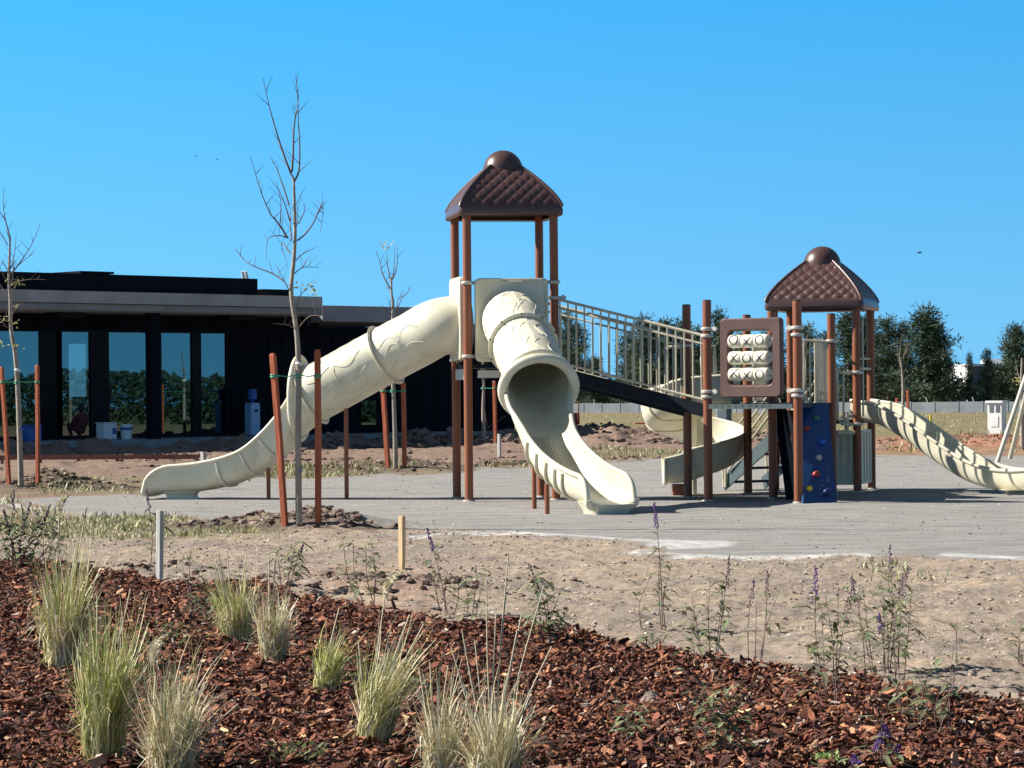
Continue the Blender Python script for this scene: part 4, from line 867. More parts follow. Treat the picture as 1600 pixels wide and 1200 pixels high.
mb = MB(); mb.tube([P(1323, 644, 39.0), P(1323, 672, 39.0)], .03, 8); mb.tube([P(1312, 652, 39.0), P(1334, 650, 39.0)], .018, 8); mb.build('steering_stand', 'railm', pg, True)
mb = MB(); mb.box(P(1320, 676, 39.05), (.24, .3, .05)); mb.build('seat_ledge', 'beige', pg, bevel=.015)
# low cream panels below the lower tower
for a, b_ in ((r2['fl'] * .42 + r2['fr'] * .58, r2['fr']), (r2['fr'], r2['br'])):
    dd = (b_ - a).normalized(); mb = MB(); z0, z1 = .10, .86; mb.box((a + b_) / 2 + UP * (z0 + z1) / 2, ((b_ - a).length - .1, .03, z1 - z0), (dd, UP.cross(dd), UP))
    for k in range(4): mb.box(a.lerp(b_, .2 + .2 * k) + UP.cross(dd) * -.018 + UP * (z0 + z1) / 2, (.04, .02, z1 - z0 - .06), (dd, UP.cross(dd), UP))
    mb.build('lower_panel', 'beige', pg, bevel=.006)
# ---- wave slide to the right
s3 = [(1342, 657), (1362, 660), (1385, 666), (1425, 690), (1470, 722), (1515, 750), (1555, 764), (1590, 768), (1622, 767), (1650, 765)]
s3 = [P(x, y, 39.7 - 1.85 * (x - 1342) / 250) for x, y in s3]
path = spline(s3, 8); N = len(path)
def prof4(i, f, q): g = max(0, (f - .75) / .25); return chu(q, .245 + .03 * g, .285)
mb = MB(); eL, eR, fr = sweep_slide(mb, path, prof4, .02, 24); mb.tube(eL, .026, 8); mb.tube(eR, .026, 8); p, t, s, u = fr[-1]; mb.tube([p + s * x + u * y for x, y in [prof4(N - 1, 1, -1 + k / 10) for k in range(21)]], .03, 8)
ws = mb.build('wave_slide', 'beige', pg, True, autos=60); ws['label'] = 'open cream wave slide descending to the right'
mb = MB()
for hh in (.3, .55, .8):
    mb.tube([fr[i][0] + fr[i][2] * chu(hh * .9 + .1, .245, .285)[0] * 1.01 + fr[i][3] * (.285 * hh) for i in range(2, N - 4)], .006, 5)
mb.build('side_ridge', 'beige', ws, True, org=pg.loc)
p = path[ix(path, 1585)]; mb = MB(); mb.loft([[Vector((p.x, p.y, 0)) + Vector((sx * .16 * a, sy * .25 * a, z)) for sx, sy in ((1, 1), (-1, 1), (-1, -1), (1, -1))] for a, z in ((1.1, -.03), (.8, .04), (1.5, p.z + .03))], caps=True); mb.build('exit_foot', 'beige', ws, True, org=pg.loc, autos=30)

# ------------------------------------------------------------------ swing frame cut by the right edge
c = GP(1557, 722); Y_ = c.y; sw = T('swing_set', 'cream A-frame of a swing at the right edge', 'swing set', c)
ap = P(1632, 500, Y_ + .9); b2 = GP(1577, 717); far_ap = ap + Vector((3.0, -1.2, 0))
for b in (c, b2): mb = MB(); mb.tube([b - UP * .05, ap], .045, 12); mb.build('leg', 'railm', sw, True)
for s_ in (-.9, .9): mb = MB(); mb.tube([far_ap + Vector((.5, s_, -far_ap.z)), far_ap], .045, 12); mb.build('leg', 'railm', sw, True)
mb = MB(); mb.tube([ap, far_ap], .05, 12); mb.build('top_beam', 'railm', sw, True)
for k in (.35, .7):
    q = ap.lerp(far_ap, k); mb = MB(); mb.box(q - UP * (q.z - .45), (.45, .16, .03)); s_o = mb.build('seat', 'navy', sw); mb = MB()
    for x_ in (-.2, .2): mb.tube([q + Vector((x_, 0, 0)), q + Vector((x_, 0, .45 - q.z))], .008, 6)
    mb.build('chain', 'clamp', s_o, org=sw.loc)

# ------------------------------------------------------------------ saplings with stakes
def sapling(px, py, trunk, branches, leaves, r0, label, group='young staked saplings', base=None, depth=None, stakes=(), tiepy=None, tiepx=None, bluepy=None):
    b = base or GP(px, py); Yb = depth or b.y; rnd = random.Random(px); t = T('sapling', label, 'tree', b, group)
    tp = [b - UP * .06] + [P(x, y, Yb) for x, y in trunk]; tp2 = spline(tp, 5); n = len(tp2)
    mb = MB(); mb.tube(tp2, [r0 * (1.12 - .80 * (i / (n - 1)) ** 1.1) for i in range(n)], 10); tr = mb.build('trunk', 'bark_t', t, True, autos=80)
    if branches:
        mb = MB()
        for br_ in branches:
            dz = rnd.uniform(-.35, .35); m = len(br_); pts = [P(x, y, Yb + dz * i / (m - 1)) for i, (x, y) in enumerate(br_)]; pts = spline(pts, 4); n = len(pts); L = sum((pts[i + 1] - pts[i]).length for i in range(n - 1))
            rb = min(.017, .0055 + .010 * L) * (r0 / .04); mb.tube(pts, [rb * (1 - .78 * i / (n - 1)) for i in range(n)], 6)
            for j in range(2, n - 1, 2):
                if rnd.random() < .75: d = Vector((rnd.uniform(-1, 1), rnd.uniform(-1, 1), .9)).normalized() * rnd.uniform(.05, .26); mb.tube([pts[j], pts[j] + d * .5, pts[j] + d], [rb * .4, rb * .3, .0015], 4)
        mb.build('branches', 'twig', t, True, autos=80)
    if leaves:
        mb = MB()
        for x, y, k in leaves:
            for j in range(k):
                q = P(x, y, Yb) + Vector((rnd.gauss(0, .05), rnd.gauss(0, .05), rnd.gauss(0, .04))); a = Vector((rnd.uniform(-1, 1), rnd.uniform(-1, 1), rnd.uniform(-.8, .3))).normalized(); s = a.orthogonal().normalized(); l_ = rnd.uniform(.035, .07)
                mb.add([q, q + a * l_ * .5 + s * l_ * .3, q + a * l_, q + a * l_ * .5 - s * l_ * .3], [(0, 1, 2, 3)])
        mb.build('leaves', 'leafy', t)
    if tiepy:
        p = P(tiepx or px, tiepy - 18, Yb); mb = MB(); mb.ell(p, (r0 * 1.25, r0 * 1.25, r0 * .8), 12, 6); mb.build('graft_collar', 'white', t, True)
        q = P(tiepx or px, tiepy, Yb)
        mb = MB(); mb.torus(q, UP, r0 * 1.1, .008, 14, 6); mb.torus(q - UP * .03, UP, r0 * 1.1, .008, 14, 6); mb.build('tie_knot', 'tie', t, True)
    if bluepy: q = P(px, bluepy, Yb); mb = MB(); mb.tube([q - UP * .012, q + UP * .012], r0 * 1.0, 12); mb.build('tape_band', 'bluet', t, True)
    for (bx, by, tx, ty, wd, lab) in stakes:
        sbp = GP(bx, by); s_ = T('stake', lab, 'stake', sbp, 'rusty stakes beside saplings'); top = P(tx, ty, sbp.y); mb = MB(); hw = wd / 2
        a = (top - sbp).normalized(); X_ = Vector((1, -.5, 0)); X_ = (X_ - a * X_.dot(a)).normalized(); Y2 = a.cross(X_)
        ring = lambda p, k: [p + X_ * (sx * hw * k) + Y2 * (sy * hw * k) for sx, sy in ((1, 1), (-1, 1), (-1, -1), (1, -1))]
        mb.loft([ring(sbp - a * .1, 1), ring(sbp.lerp(top, .5) + X_ * .006, 1.03), ring(top - a * .03, 1), ring(top, .75)], caps=True); so_ = mb.build('shaft', 'stake', s_, bevel=.004)
        if tiepy:
            q = P(tx + (bx - tx) * (tiepy - ty) / (by - ty), tiepy, sbp.y); mb = MB(); mb.torus(q, UP, hw * 1.4, .007, 12, 6); mb.torus(q - UP * .02, UP, hw * 1.4, .007, 12, 6)
            tq = P(tiepx or px, tiepy, Yb); mb.tube([q, (q + tq) / 2 - UP * .015, tq], .006, 6); mb.build('tie', 'tie', s_, True)
k8 = lambda L: [[(340 + x / 2.609, 100 + y / 2.609) for x, y in b] for b in L]
cb = k8([[(300, 450), (270, 370), (235, 260), (210, 170), (185, 55)], [(303, 440), (308, 370), (310, 280), (318, 210), (328, 180), (325, 120), (318, 45)], [(312, 480), (330, 440), (335, 370), (333, 290), (328, 200), (330, 90)],
         [(285, 710), (262, 670), (240, 640), (215, 610), (180, 530), (155, 450), (132, 372)], [(325, 720), (360, 690), (395, 640), (410, 600), (425, 585), (430, 610), (418, 690)], [(320, 800), (345, 775), (385, 755), (402, 743)],
         [(312, 855), (345, 830), (380, 828), (415, 830)], [(345, 832), (372, 785)], [(300, 940), (270, 880), (235, 815)], [(270, 885), (225, 855), (150, 825), (110, 800), (75, 760)], [(295, 770), (270, 735), (260, 740), (282, 805)],
         [(320, 1000), (335, 950), (350, 930), (368, 915)], [(325, 1085), (290, 1065), (255, 1060), (222, 1058)], [(330, 1075), (360, 1040), (385, 1025), (415, 1027)], [(290, 710), (250, 700), (205, 715), (200, 800)],
         [(295, 640), (270, 560), (235, 480)], [(292, 575), (250, 450), (217, 375)], [(255, 650), (258, 580), (252, 520)], [(330, 650), (350, 610), (358, 565)], [(320, 720), (315, 620), (318, 540)], [(300, 720), (297, 640), (298, 590)], [(310, 700), (325, 640), (322, 560)]])
sapling(467, 818, [(466, 690), (467, 600), (466, 556), (463, 514), (455, 456), (459, 407), (461, 368), (460, 320), (459, 284), (456, 273)], cb, [(480, 451, 9), (486, 455, 7), (476, 447, 5)], .031,
        'bare sapling in front of the left tube slide, tied between two stakes', stakes=[(445, 818, 426, 552, .056, 'leaning dark red stake left of the central sapling'), (497, 818, 496, 546, .052, 'upright orange red stake right of the central sapling')], tiepy=586, tiepx=467, bluepy=735)
k4 = lambda L: [[(x / 4.283, 280 + y / 4.283) for x, y in b] for b in L]
lb = k4([[(68, 390), (40, 290), (25, 200), (25, 50)], [(40, 280), (0, 220), (-40, 120)], [(50, 440), (0, 350), (-30, 300)], [(68, 420), (45, 340)], [(66, 720), (80, 690), (90, 600), (85, 540)], [(68, 640), (95, 610), (160, 520), (220, 420), (272, 290)], [(66, 640), (95, 605), (140, 560), (190, 520), (235, 485)],
         [(68, 600), (85, 560), (100, 470), (110, 350)], [(60, 800), (10, 720), (-40, 640)], [(75, 930), (100, 870), (140, 830)], [(60, 640), (45, 600), (12, 545)], [(70, 960), (40, 930), (55, 830)], [(70, 700), (125, 685), (200, 670), (305, 672)], [(66, 780), (100, 720), (125, 690)], [(60, 700), (20, 640), (-20, 520)], [(104, 1150), (118, 1128), (130, 1110)], [(74, 1000), (40, 985), (0, 975)]])
sapling(33, 758, [(31, 690), (28, 610), (24, 555), (17.5, 516), (16, 467), (14, 440), (15, 397), (16, 371)], lb, [(21, 445, 9), (29, 441, 9), (4, 499, 10), (24, 502, 10), (2, 540, 5), (28, 541, 4), (20, 478, 4)], .040,
        'bare sapling at the left edge with a few pale leaves', stakes=[(14, 757, 2, 573, .055, 'leaning rusty stake at the left edge beside the left sapling'), (59, 754, 58, 570, .052, 'orange stake right of the left sapling')], tiepy=596, tiepx=27, bluepy=670)
k6 = lambda L: [[(560 + x / 6.316, 370 + y / 6.316) for x, y in b] for b in L]
tb = k6([[(335, 420), (370, 340), (385, 200), (380, 90)], [(335, 420), (350, 330), (360, 80)], [(325, 470), (300, 350), (285, 250), (280, 120)], [(310, 510), (240, 370), (215, 260), (180, 150)], [(320, 720), (305, 650), (290, 590)], [(380, 700), (410, 655), (432, 530)], [(375, 720), (385, 660), (390, 590)], [(430, 600), (480, 560), (505, 480)], [(330, 780), (260, 720), (230, 670)], [(330, 560), (270, 480)]])
sapling(618, 731, [(617, 680), (615, 620), (613, 560), (614, 479), (612, 460), (611.5, 433)], tb, [(601, 384, 12), (609, 380, 6), (603, 388, 8)], .045,
        'bare sapling behind the left tube slide, in front of the black wall', stakes=[(606, 731, 598, 598, .075, 'leaning rusty stake behind the left tube slide'), (632, 730, 630, 597, .065, 'thin rusty stake nearest the taller tower, behind the slide')], tiepy=610, tiepx=614)
sapling(757, 692, [(755, 640), (756, 600), (755, 565)], [[(755, 600), (752, 560), (750, 530)], [(755, 590), (760, 560)], [(760, 670), (775, 660), (790, 650)], [(757, 640), (762, 665), (770, 680)]], None, .055,
        'thin sapling under the taller tower deck before the black wall', stakes=[(774, 690, 772, 595, .08, 'short rusty stake under the taller tower deck')], tiepy=606, tiepx=755)
sapling(1412, 666, [(1411, 640), (1411, 600), (1409, 576), (1406, 556)], [[(1409, 576), (1403, 555), (1402, 535)], [(1409, 574), (1414, 550), (1420, 535)], [(1410, 585), (1418, 568), (1421, 555)], [(1410, 590), (1402, 580)], [(1411, 595), (1424, 583)], [(1406, 558), (1408, 535), (1410, 520)], [(1412, 560), (1418, 545), (1416, 525)]], None, .075,
        'bare sapling before the far pines above the wave slide', stakes=[(1402, 664, 1401, 622, .10, 'short far stake left of the sapling above the wave slide'), (1419, 664, 1418, 610, .10, 'reddish far stake right of the sapling above the wave slide')])
sapling(1259, 664, [(1258, 620), (1259, 570), (1257, 545)], [[(1257, 550), (1252, 530), (1250, 510)], [(1258, 560), (1268, 545), (1274, 535)], [(1257, 548), (1262, 525), (1266, 500)]], None, .07, 'pale bare sapling seen through the railings of the lower tower')
sapling(1598, 702, [(1597, 640), (1596, 600), (1597, 560)], [[(1596, 600), (1590, 580), (1586, 560)], [(1597, 580), (1601, 560), (1604, 540)], [(1596, 610), (1602, 595)]], [(1590, 592, 14), (1594, 598, 10), (1587, 594, 8), (1598, 590, 10)], .06, 'yellow leaved sapling behind the swing frame at the right edge')

def peg(px, py, tpy, wd, mt, label, tpx=None, group='survey pegs in the soil'):
    b = GP(px, py); t = T('wooden_peg', label, 'peg', b, group); top = P(tpx or px, tpy, b.y); mb = MB(); a = (top - b).normalized(); X_ = (Vector((1, -.9, 0)) - a * a.x).normalized(); Y2 = a.cross(X_); h = wd / 2
    ring = lambda p, kx, ky=1: [p + X_ * (sx * h * kx) + Y2 * (sy * h * .8 * ky) for sx, sy in ((1, 1), (-1, 1), (-1, -1), (1, -1))]
    mb.loft([ring(b - a * .08, .35, .35), ring(b + a * .02, .8, .9), ring(b + a * .1, 1), ring(top, 1)], caps=True); mb.build('shaft', mt, t, bevel=.003)
peg(628, 889, 806, .047, 'timber', 'pale new wooden peg in the sandy soil before the gravel pad')
peg(249, 914, 798, .046, 'greyt', 'weathered grey peg at the bark edge near the left grass clumps', 250)
peg(318, 724, 706, .09, 'greyt', 'short white topped peg behind the end of the left slide', 317)
peg(388, 752, 735, .07, 'timber', 'short peg seen beneath the left slide chute')
peg(780, 716, 678, .07, 'greyt', 'thin pale peg behind the front tube slide')

# rusty edging bar left
a, b = P(-200, 716, gY(0, 722)), P(322, 713.5, gY(322, 722)); mb = MB(); dd = (b - a).normalized(); nn = Vector((dd.y, -dd.x, 0))
mb.box((a + b) / 2, ((b - a).length, .06, .10), (dd, nn, dd.cross(nn) * -1)); t = T('edging_bar', 'long rusty steel bar lying across the soil before the pavilion', 'steel bar', (a.x, a.y, 0)); mb.build('bar', 'rustbar', t)
mb = MB()
for k in range(9): q = a.lerp(b, .05 + k * .115); mb.box((q.x, q.y, q.z - .12), (.07, .07, .16))
mb.build('bar_support', 'rustbar', t)

# ------------------------------------------------------------------ far things: wall, meter box, boxes, trees, white building
wa, wb = G(560, 645), G(2100, 645); wa.z = wb.z = 0; dd = (wb - wa).normalized(); nn = Vector((dd.y, -dd.x, 0)); L = (wb - wa).length
t = T('boundary_wall', 'long low precast concrete wall at the far edge of the field', 'wall', wa); h = .66; npn = int(L / 2.0); mb = MB()
for k in range(npn): c = wa + dd * (2.0 * k + 1.0); mb.box(c + UP * (h / 2 - .1 + .012 * ((k * 7) % 3)), (1.86, .06, h + .2), (dd, nn, UP)); mb.box(c + UP * (h * .5), (1.86, .075, .02), (dd, nn, UP))
mb.build('panels', 'wallf', t); mb = MB()
for k in range(npn + 1): mb.box(wa + dd * (2.0 * k) + UP * (h / 2), (.13, .13, h + .1), (dd, nn, UP))
mb.build('wall_posts', 'wallf', t)
mb = MB(); rnd = random.Random(4)
for k in range(0, npn, 2): q = wa + dd * (2.0 * k + rnd.uniform(0, 1.5)); mb.tube([q + UP * h, q + UP * (h + .3) + dd * -.12], .035, 6)
mb.build('wire_bracket', 'conc', t)
# meter cabinet
c = GP(1558, 681); an = R(-32); ex = Vector((math.cos(an), math.sin(an), 0)); ey = Vector((-math.sin(an), math.cos(an), 0)); s_ = c.y / F
t = T('meter_cabinet', 'white masonry meter cabinet standing on the far grass at right', 'meter cabinet', c); hh = 54 * s_
mb = MB(); mb.box(c + UP * (hh / 2 - .05), (.46, .36, hh), (ex, ey, UP)); mb.build('body', 'white', t, bevel=.01); mb = MB(); mb.box(c + UP * (hh - .02), (.56, .46, .07), (ex, ey, UP)); mb.build('cap', 'white', t, bevel=.01)
for x_ in (-.1, .1): mb = MB(); mb.box(c + ex * x_ - ey * .182 + UP * (hh * .78), (.12, .02, .2), (ex, ey, UP)); mb.build('meter_window', 'wallf', t)
mb = MB(); mb.box(c - ey * .185 + UP * (hh * .42), (.24, .02, .32), (ex, ey, UP)); mb.build('door', 'white', t, bevel=.004)
c = GP(1454, 664); t = T('marker_post', 'short yellow marker post standing in the far grass', 'marker post', c); mb = MB(); mb.tube([c, P(1454, 650, c.y)], .05, 8); mb.build('pole', 'yellow', t); mb = MB(); mb.tube([P(1454, 650, c.y), P(1454, 648.5, c.y)], .06, 8); mb.build('cap', 'yellow', t)
c = P(1005, 661.5, 78); mb = MB(); t = T('plank', 'orange plank lying on the dug soil behind the bridge', 'plank', c); mb.box(c, (.46, .12, .05)); mb.build('board', 'orange', t, bevel=.005)
c = GP(1131, 668); s_ = c.y / F; t = T('water_drum', 'blue grey drum seen under the deck, by the stairs', 'drum', c); mb = MB(); n = 18; rg = lambda rr, z: [c + Vector((rr * math.cos(6.2832 * k / n), rr * math.sin(6.2832 * k / n), z)) for k in range(n)]
mb.loft([rg(.3, 0), rg(.31, .3), rg(.33, .32), rg(.31, .34), rg(.31, .6), rg(.33, .62), rg(.3, .9), rg(.05, .91)], caps=True); mb.build('barrel', 'wallf', t, True); mb = MB(); mb.loft([rg(.05, .91), rg(.05, .95), rg(.01, .95)]); mb.build('bung', 'ink', t)
c = GP(1121, 672); t = T('white_board', 'white board leaning beside the drum under the deck', 'board', c); mb = MB(); mb.prism([c, c + Vector((.35, .1, 0)), c + Vector((.35, .25, .75)), c + Vector((0, .15, .75))], (0, .03, 0)); mb.build('sheet', 'white', t); mb = MB(); mb.tube([c + Vector((.02, .1, .76)), c + Vector((.34, .2, .76))], .02, 6); mb.build('edge_strip', 'clamp', t)
c = GP(898, 672); t = T('plate_compactor', 'small dark red machine behind the front slide', 'machine', c); mb = MB(); mb.box(c + UP * .12, (.55, .4, .1)); mb.build('base_plate', 'navy', t); mb = MB(); mb.box(c + UP * .4, (.34, .3, .42)); mb.build('engine', 'maroon', t, bevel=.04); mb = MB(); mb.tube([c + Vector((-.1, -.1, .2)), c + Vector((-.15, -.3, 1.0)), c + Vector((.15, -.3, 1.0)), c + Vector((.1, -.1, .2))], .025, 8); mb.build('handle', 'post', t, True)

def far_building():
    c = G(1560, 640); Y = 232.0; a, b, d = P(1474, 640, Y + 4), P(1513, 640, Y), P(1680, 640, Y + 8); ztp = P(1513, 572, Y).z
    t = T('white_building', 'white flat building behind the far pines at right', 'building', (b.x, b.y, 0)); a.z = b.z = d.z = 0
    e1 = (b - a).normalized(); e2 = (d - b).normalized(); back = Vector((4, 14, 0)); mb = MB()
    mb.prism([a, b, b + UP * ztp, a + UP * ztp], Vector((.3, .3, 0))); mb.build('wall', 'white', t)
    mb = MB(); mb.prism([b + e2 * .31, d, d + UP * (ztp - .05), b + e2 * .31 + UP * (ztp - .05)], Vector((-.05, .3, 0))); mb.build('front_wall', 'shadewall', t)  # front side coloured darker to stand for its shade
    mb = MB(); mb.prism([a - e1 * .2 + UP * ztp, b - Vector((0, .2, 0)) + UP * ztp, d - Vector((0, .2, 0)) + UP * ztp, d + back + UP * ztp, a + back + UP * ztp], UP * .18); mb.build('roof', 'white', t)
    mb = MB(); q = P(1548, 565, Y + 5); mb.box((q.x + 1, q.y, ztp + .35), (3.2, 3, .5)); mb.build('roof_box', 'white', t)
    for px_ in (1500,): q0, q1 = a.lerp(b, .55), a.lerp(b, .78); o_ = Vector((-.03, -.06, 0)); mb = MB(); mb.prism([q0 + o_ + UP * .6, q1 + o_ + UP * .6, q1 + o_ + UP * 2.4, q0 + o_ + UP * 2.4], Vector((.02, .03, 0))); mb.build('window', 'frame', t)
far_building()

def pine_mesh(seed, h, wd, dens=1.0, gaps=.0):
    r = np.random.default_rng(seed); V, Fq, C = [], [], []; nb = int(38 * dens); base = 0
    tm = MB(); tm.tube([(0, 0, -.2), (.05 * h * r.normal(), 0, h * .4), (0, 0, h * .92)], [h * .022, h * .015, h * .004], 7)
    for k in range(nb):
        f = (k + r.random()) / nb; zb = h * (.10 + .88 * f); R0 = wd * (1 - f) ** .85 * r.uniform(.45, 1.3) * (1.0 if f > .15 else .8) + .10; az = r.uniform(0, 6.283); el = r.uniform(.3, 1.0)
        tip = np.array([math.cos(az) * R0, math.sin(az) * R0, zb + R0 * math.tan(el) * .55])
        tm.tube([(0, 0, zb), (tip[0] * .5, tip[1] * .5, (zb + tip[2]) / 2 - .03 * R0), tuple(tip)], [h * .006, h * .004, h * .0015], 4, cap=False)
        nc = max(3, int(7 * R0 / wd + 3)); shade = r.uniform(.5, 1.6)
        for j in range(nc):
            c = np.array([0, 0, zb]) * (1 - (j + 1) / nc) + tip * ((j + 1) / nc) + r.normal(0, .10 * wd, 3) * np.array([1, 1, .6]); ns = 34; s0 = wd * .15
            ctr = c + r.normal(0, 1, (ns, 3)) * np.array([s0, s0, s0 * .85]) * .8
            d = (ctr - c) + r.normal(0, .5 * s0, (ns, 3)) + np.array([0, 0, .5 * s0]); d /= np.linalg.norm(d, axis=1)[:, None]; sd = np.cross(d, r.normal(0, 1, (ns, 3))); sd /= np.linalg.norm(sd, axis=1)[:, None]
            L = r.uniform(.07, .15, ns)[:, None] * wd; W = L * .30
            q = np.stack([ctr - sd * W * .5, ctr + sd * W * .5, ctr + d * L + sd * W * .15, ctr + d * L - sd * W * .3], 1); V.append(q.reshape(-1, 3)); n0 = base; Fq.append(n0 + np.arange(ns * 4).reshape(-1, 4)); base += ns * 4
            g = shade * r.uniform(.75, 1.3, ns); hue = r.uniform(0, 1) * .35; col = np.stack([g * (1 + hue), g * (1 + .1 * hue), g * (1 - .2 * hue), np.ones(ns)], 1); C.append(np.repeat(col, 4, 0))
    return np.concatenate(V), np.concatenate(Fq), np.concatenate(C), tm
PV = []
for sd_, h_, w_, dn in ((1, 6.4, 1.5, 1.0), (2, 7.2, 1.9, 1.15), (3, 5.4, 1.3, .9), (4, 6.6, 2.3, 1.2), (5, 4.2, 1.5, .8)): PV.append((pine_mesh(sd_, h_, w_, dn), h_))
protos = {}
def pine(v, X, Y, h, rot, label, group='pines beyond the far wall', wide=1.0):
    if v not in protos:
        (V, Fq, C, tm), hh = PV[v]; t = T('pine_tree', label, 'tree', (0, 0, 0), group); tr = tm.build('trunk', 'trunk', t, True); cr_ = npmesh('crown', V, Fq, 'foli', C); cr_.parent = t.o; protos[v] = t.o; o = t.o
    else:
        src = protos[v]; o = link(src.copy())
        for ch in list(src.children): c = link(ch.copy()); c.parent = o
        o['label'] = label; o['group'] = group
    s = h / PV[v][1]; o.location = (X, Y, 0); o.scale = (s * wide, s * wide, s); o.rotation_euler = (0, 0, rot); return o
# (column, depth, top row, variant, width factor, what sets it apart)
PT = [(888, 212, 486, 0, .9, 'narrow pine just right of the taller tower, behind the bridge railing'), (905, 222, 510, 2, 1.0, 'small pine with a shaded crown beside the narrow pine behind the bridge'), (930, 214, 560, 4, 1.0, 'low bushy pine under the middle of the bridge'),
      (985, 216, 520, 2, 1.3, 'broad pine behind the bridge railing, left of the tallest one there'), (1010, 208, 498, 1, 1.2, 'tallest pine behind the bridge railing'), (1042, 218, 505, 3, .9, 'wide pine behind the lower end of the bridge'), (1066, 228, 500, 0, 1.1, 'dark pine behind the black post of the bridge'),
      (1092, 210, 512, 2, 1.2, 'pine between the two posts left of the game panel'), (1125, 216, 488, 1, .9, 'pine rising over the top left corner of the game panel'), (1160, 224, 520, 0, 1.2, 'pine mostly hidden behind the game panel'), (1205, 214, 516, 3, .9, 'pine behind the right edge of the game panel'),
      (1262, 212, 508, 0, 1.2, 'pine seen between the two tall posts under the lower roof'), (1290, 226, 520, 2, 1.3, 'dark pine behind the cream railing of the lower tower'), (1328, 210, 486, 1, 1.15, 'pine standing behind the right posts of the lower tower'), (1352, 222, 500, 3, .9, 'dark broad pine just right of the lower tower posts'),
      (1388, 208, 496, 0, 1.35, 'spiky pine with the bare sapling before it'), (1412, 220, 505, 2, 1.2, 'pine filling the gap between spiky pine and the tallest right pine'), (1447, 206, 482, 1, 1.35, 'tallest pine of the right group, leaning crown'), (1462, 216, 505, 3, .72, 'broad pine on the right flank of the tallest right pine'), (1478, 224, 556, 4, .8, 'low pine against the white building wall'),
      (1515, 208, 553, 2, .6, 'small thin pine at the corner of the white building'), (1542, 206, 546, 0, .8, 'slim pine in front of the shaded wall of the white building'), (1562, 212, 575, 4, 1.2, 'low olive pine before the white building at right'), (1590, 204, 512, 3, .95, 'tall pine cut by the right edge of the photo'), (1640, 210, 505, 1, 1.1, 'pine just outside the right edge')]
for i, (px_, Y, top, v, wd, lab) in enumerate(PT):
    q = P(px_, 640, Y); zt_ = P(px_, top, Y).z; pine(v, q.x, q.y, zt_ * 1.0, i * 1.7, lab, wide=wd)
# low far shrubs in front of / behind the wall, and a far-off wood seen only as one mass
def wood(name, label, X0, X1, Y, hmin, hmax, n, seed, bend=0):
    r = np.random.default_rng(seed); X = r.uniform(X0, X1, n); Hh = hmin + (hmax - hmin) * (.5 + .9 * fbm(X * .09, X * 0 + seed, 3)); Zc = r.random(n) ** .8 * Hh
    Yv = Y + r.normal(0, 3, n) + bend * (X - X0); s = r.uniform(.25, .6, n); ctr = np.stack([X, Yv, Zc], 1); d = r.normal(0, 1, (n, 3)); d /= np.linalg.norm(d, axis=1)[:, None]; e2 = np.cross(d, r.normal(0, 1, (n, 3))); e2 /= np.linalg.norm(e2, axis=1)[:, None]
    V = np.stack([ctr - d * s[:, None], ctr + e2 * s[:, None] * .6, ctr + d * s[:, None], ctr - e2 * s[:, None] * .6], 1).reshape(-1, 3); g = np.repeat(r.uniform(.5, 1.3, n), 4); C = np.stack([g, g, g, np.ones_like(g)], 1)
    tag(npmesh(name, V, np.arange(n * 4).reshape(-1, 4), 'foli', C), label, 'trees', kind='stuff')
wood('far_wood', 'dark low band of shrubs behind the far concrete wall', -5, 75, 236, 1.2, 2.6, 16000, 21)
# the tree belt behind and beside the photographer that the tinted windows mirror
def wood2():
    n = 60000; r = np.random.default_rng(33); a = r.uniform(R(-42), R(20), n); D = 66 + r.normal(0, 1.2, n); X = -8 + np.cos(a) * D; Yv = np.sin(a) * D + 75; Hh = 2.0 + 1.3 * fbm(a * 22, a * 0 + 2, 4) + .25 * fbm(a * 300, a * 0, 2); Zc = r.random(n) ** .8 * Hh; s = r.uniform(.05, .16, n)
    ctr = np.stack([X, Yv, Zc], 1); d = r.normal(0, 1, (n, 3)); d /= np.linalg.norm(d, axis=1)[:, None]; e2 = np.cross(d, r.normal(0, 1, (n, 3))); e2 /= np.linalg.norm(e2, axis=1)[:, None]
    V = np.stack([ctr - d * s[:, None], ctr + e2 * s[:, None] * .7, ctr + d * s[:, None], ctr - e2 * s[:, None] * .7], 1).reshape(-1, 3); g = np.repeat(r.uniform(.5, 1.3, n), 4); C = np.stack([g, g, g, np.ones_like(g)], 1)
    tag(npmesh('shrub_belt', V, np.arange(n * 4).reshape(-1, 4), 'foli', C), 'dark hedge of shrubs facing the pavilion, mirrored in its windows', 'trees', kind='stuff')
wood2()

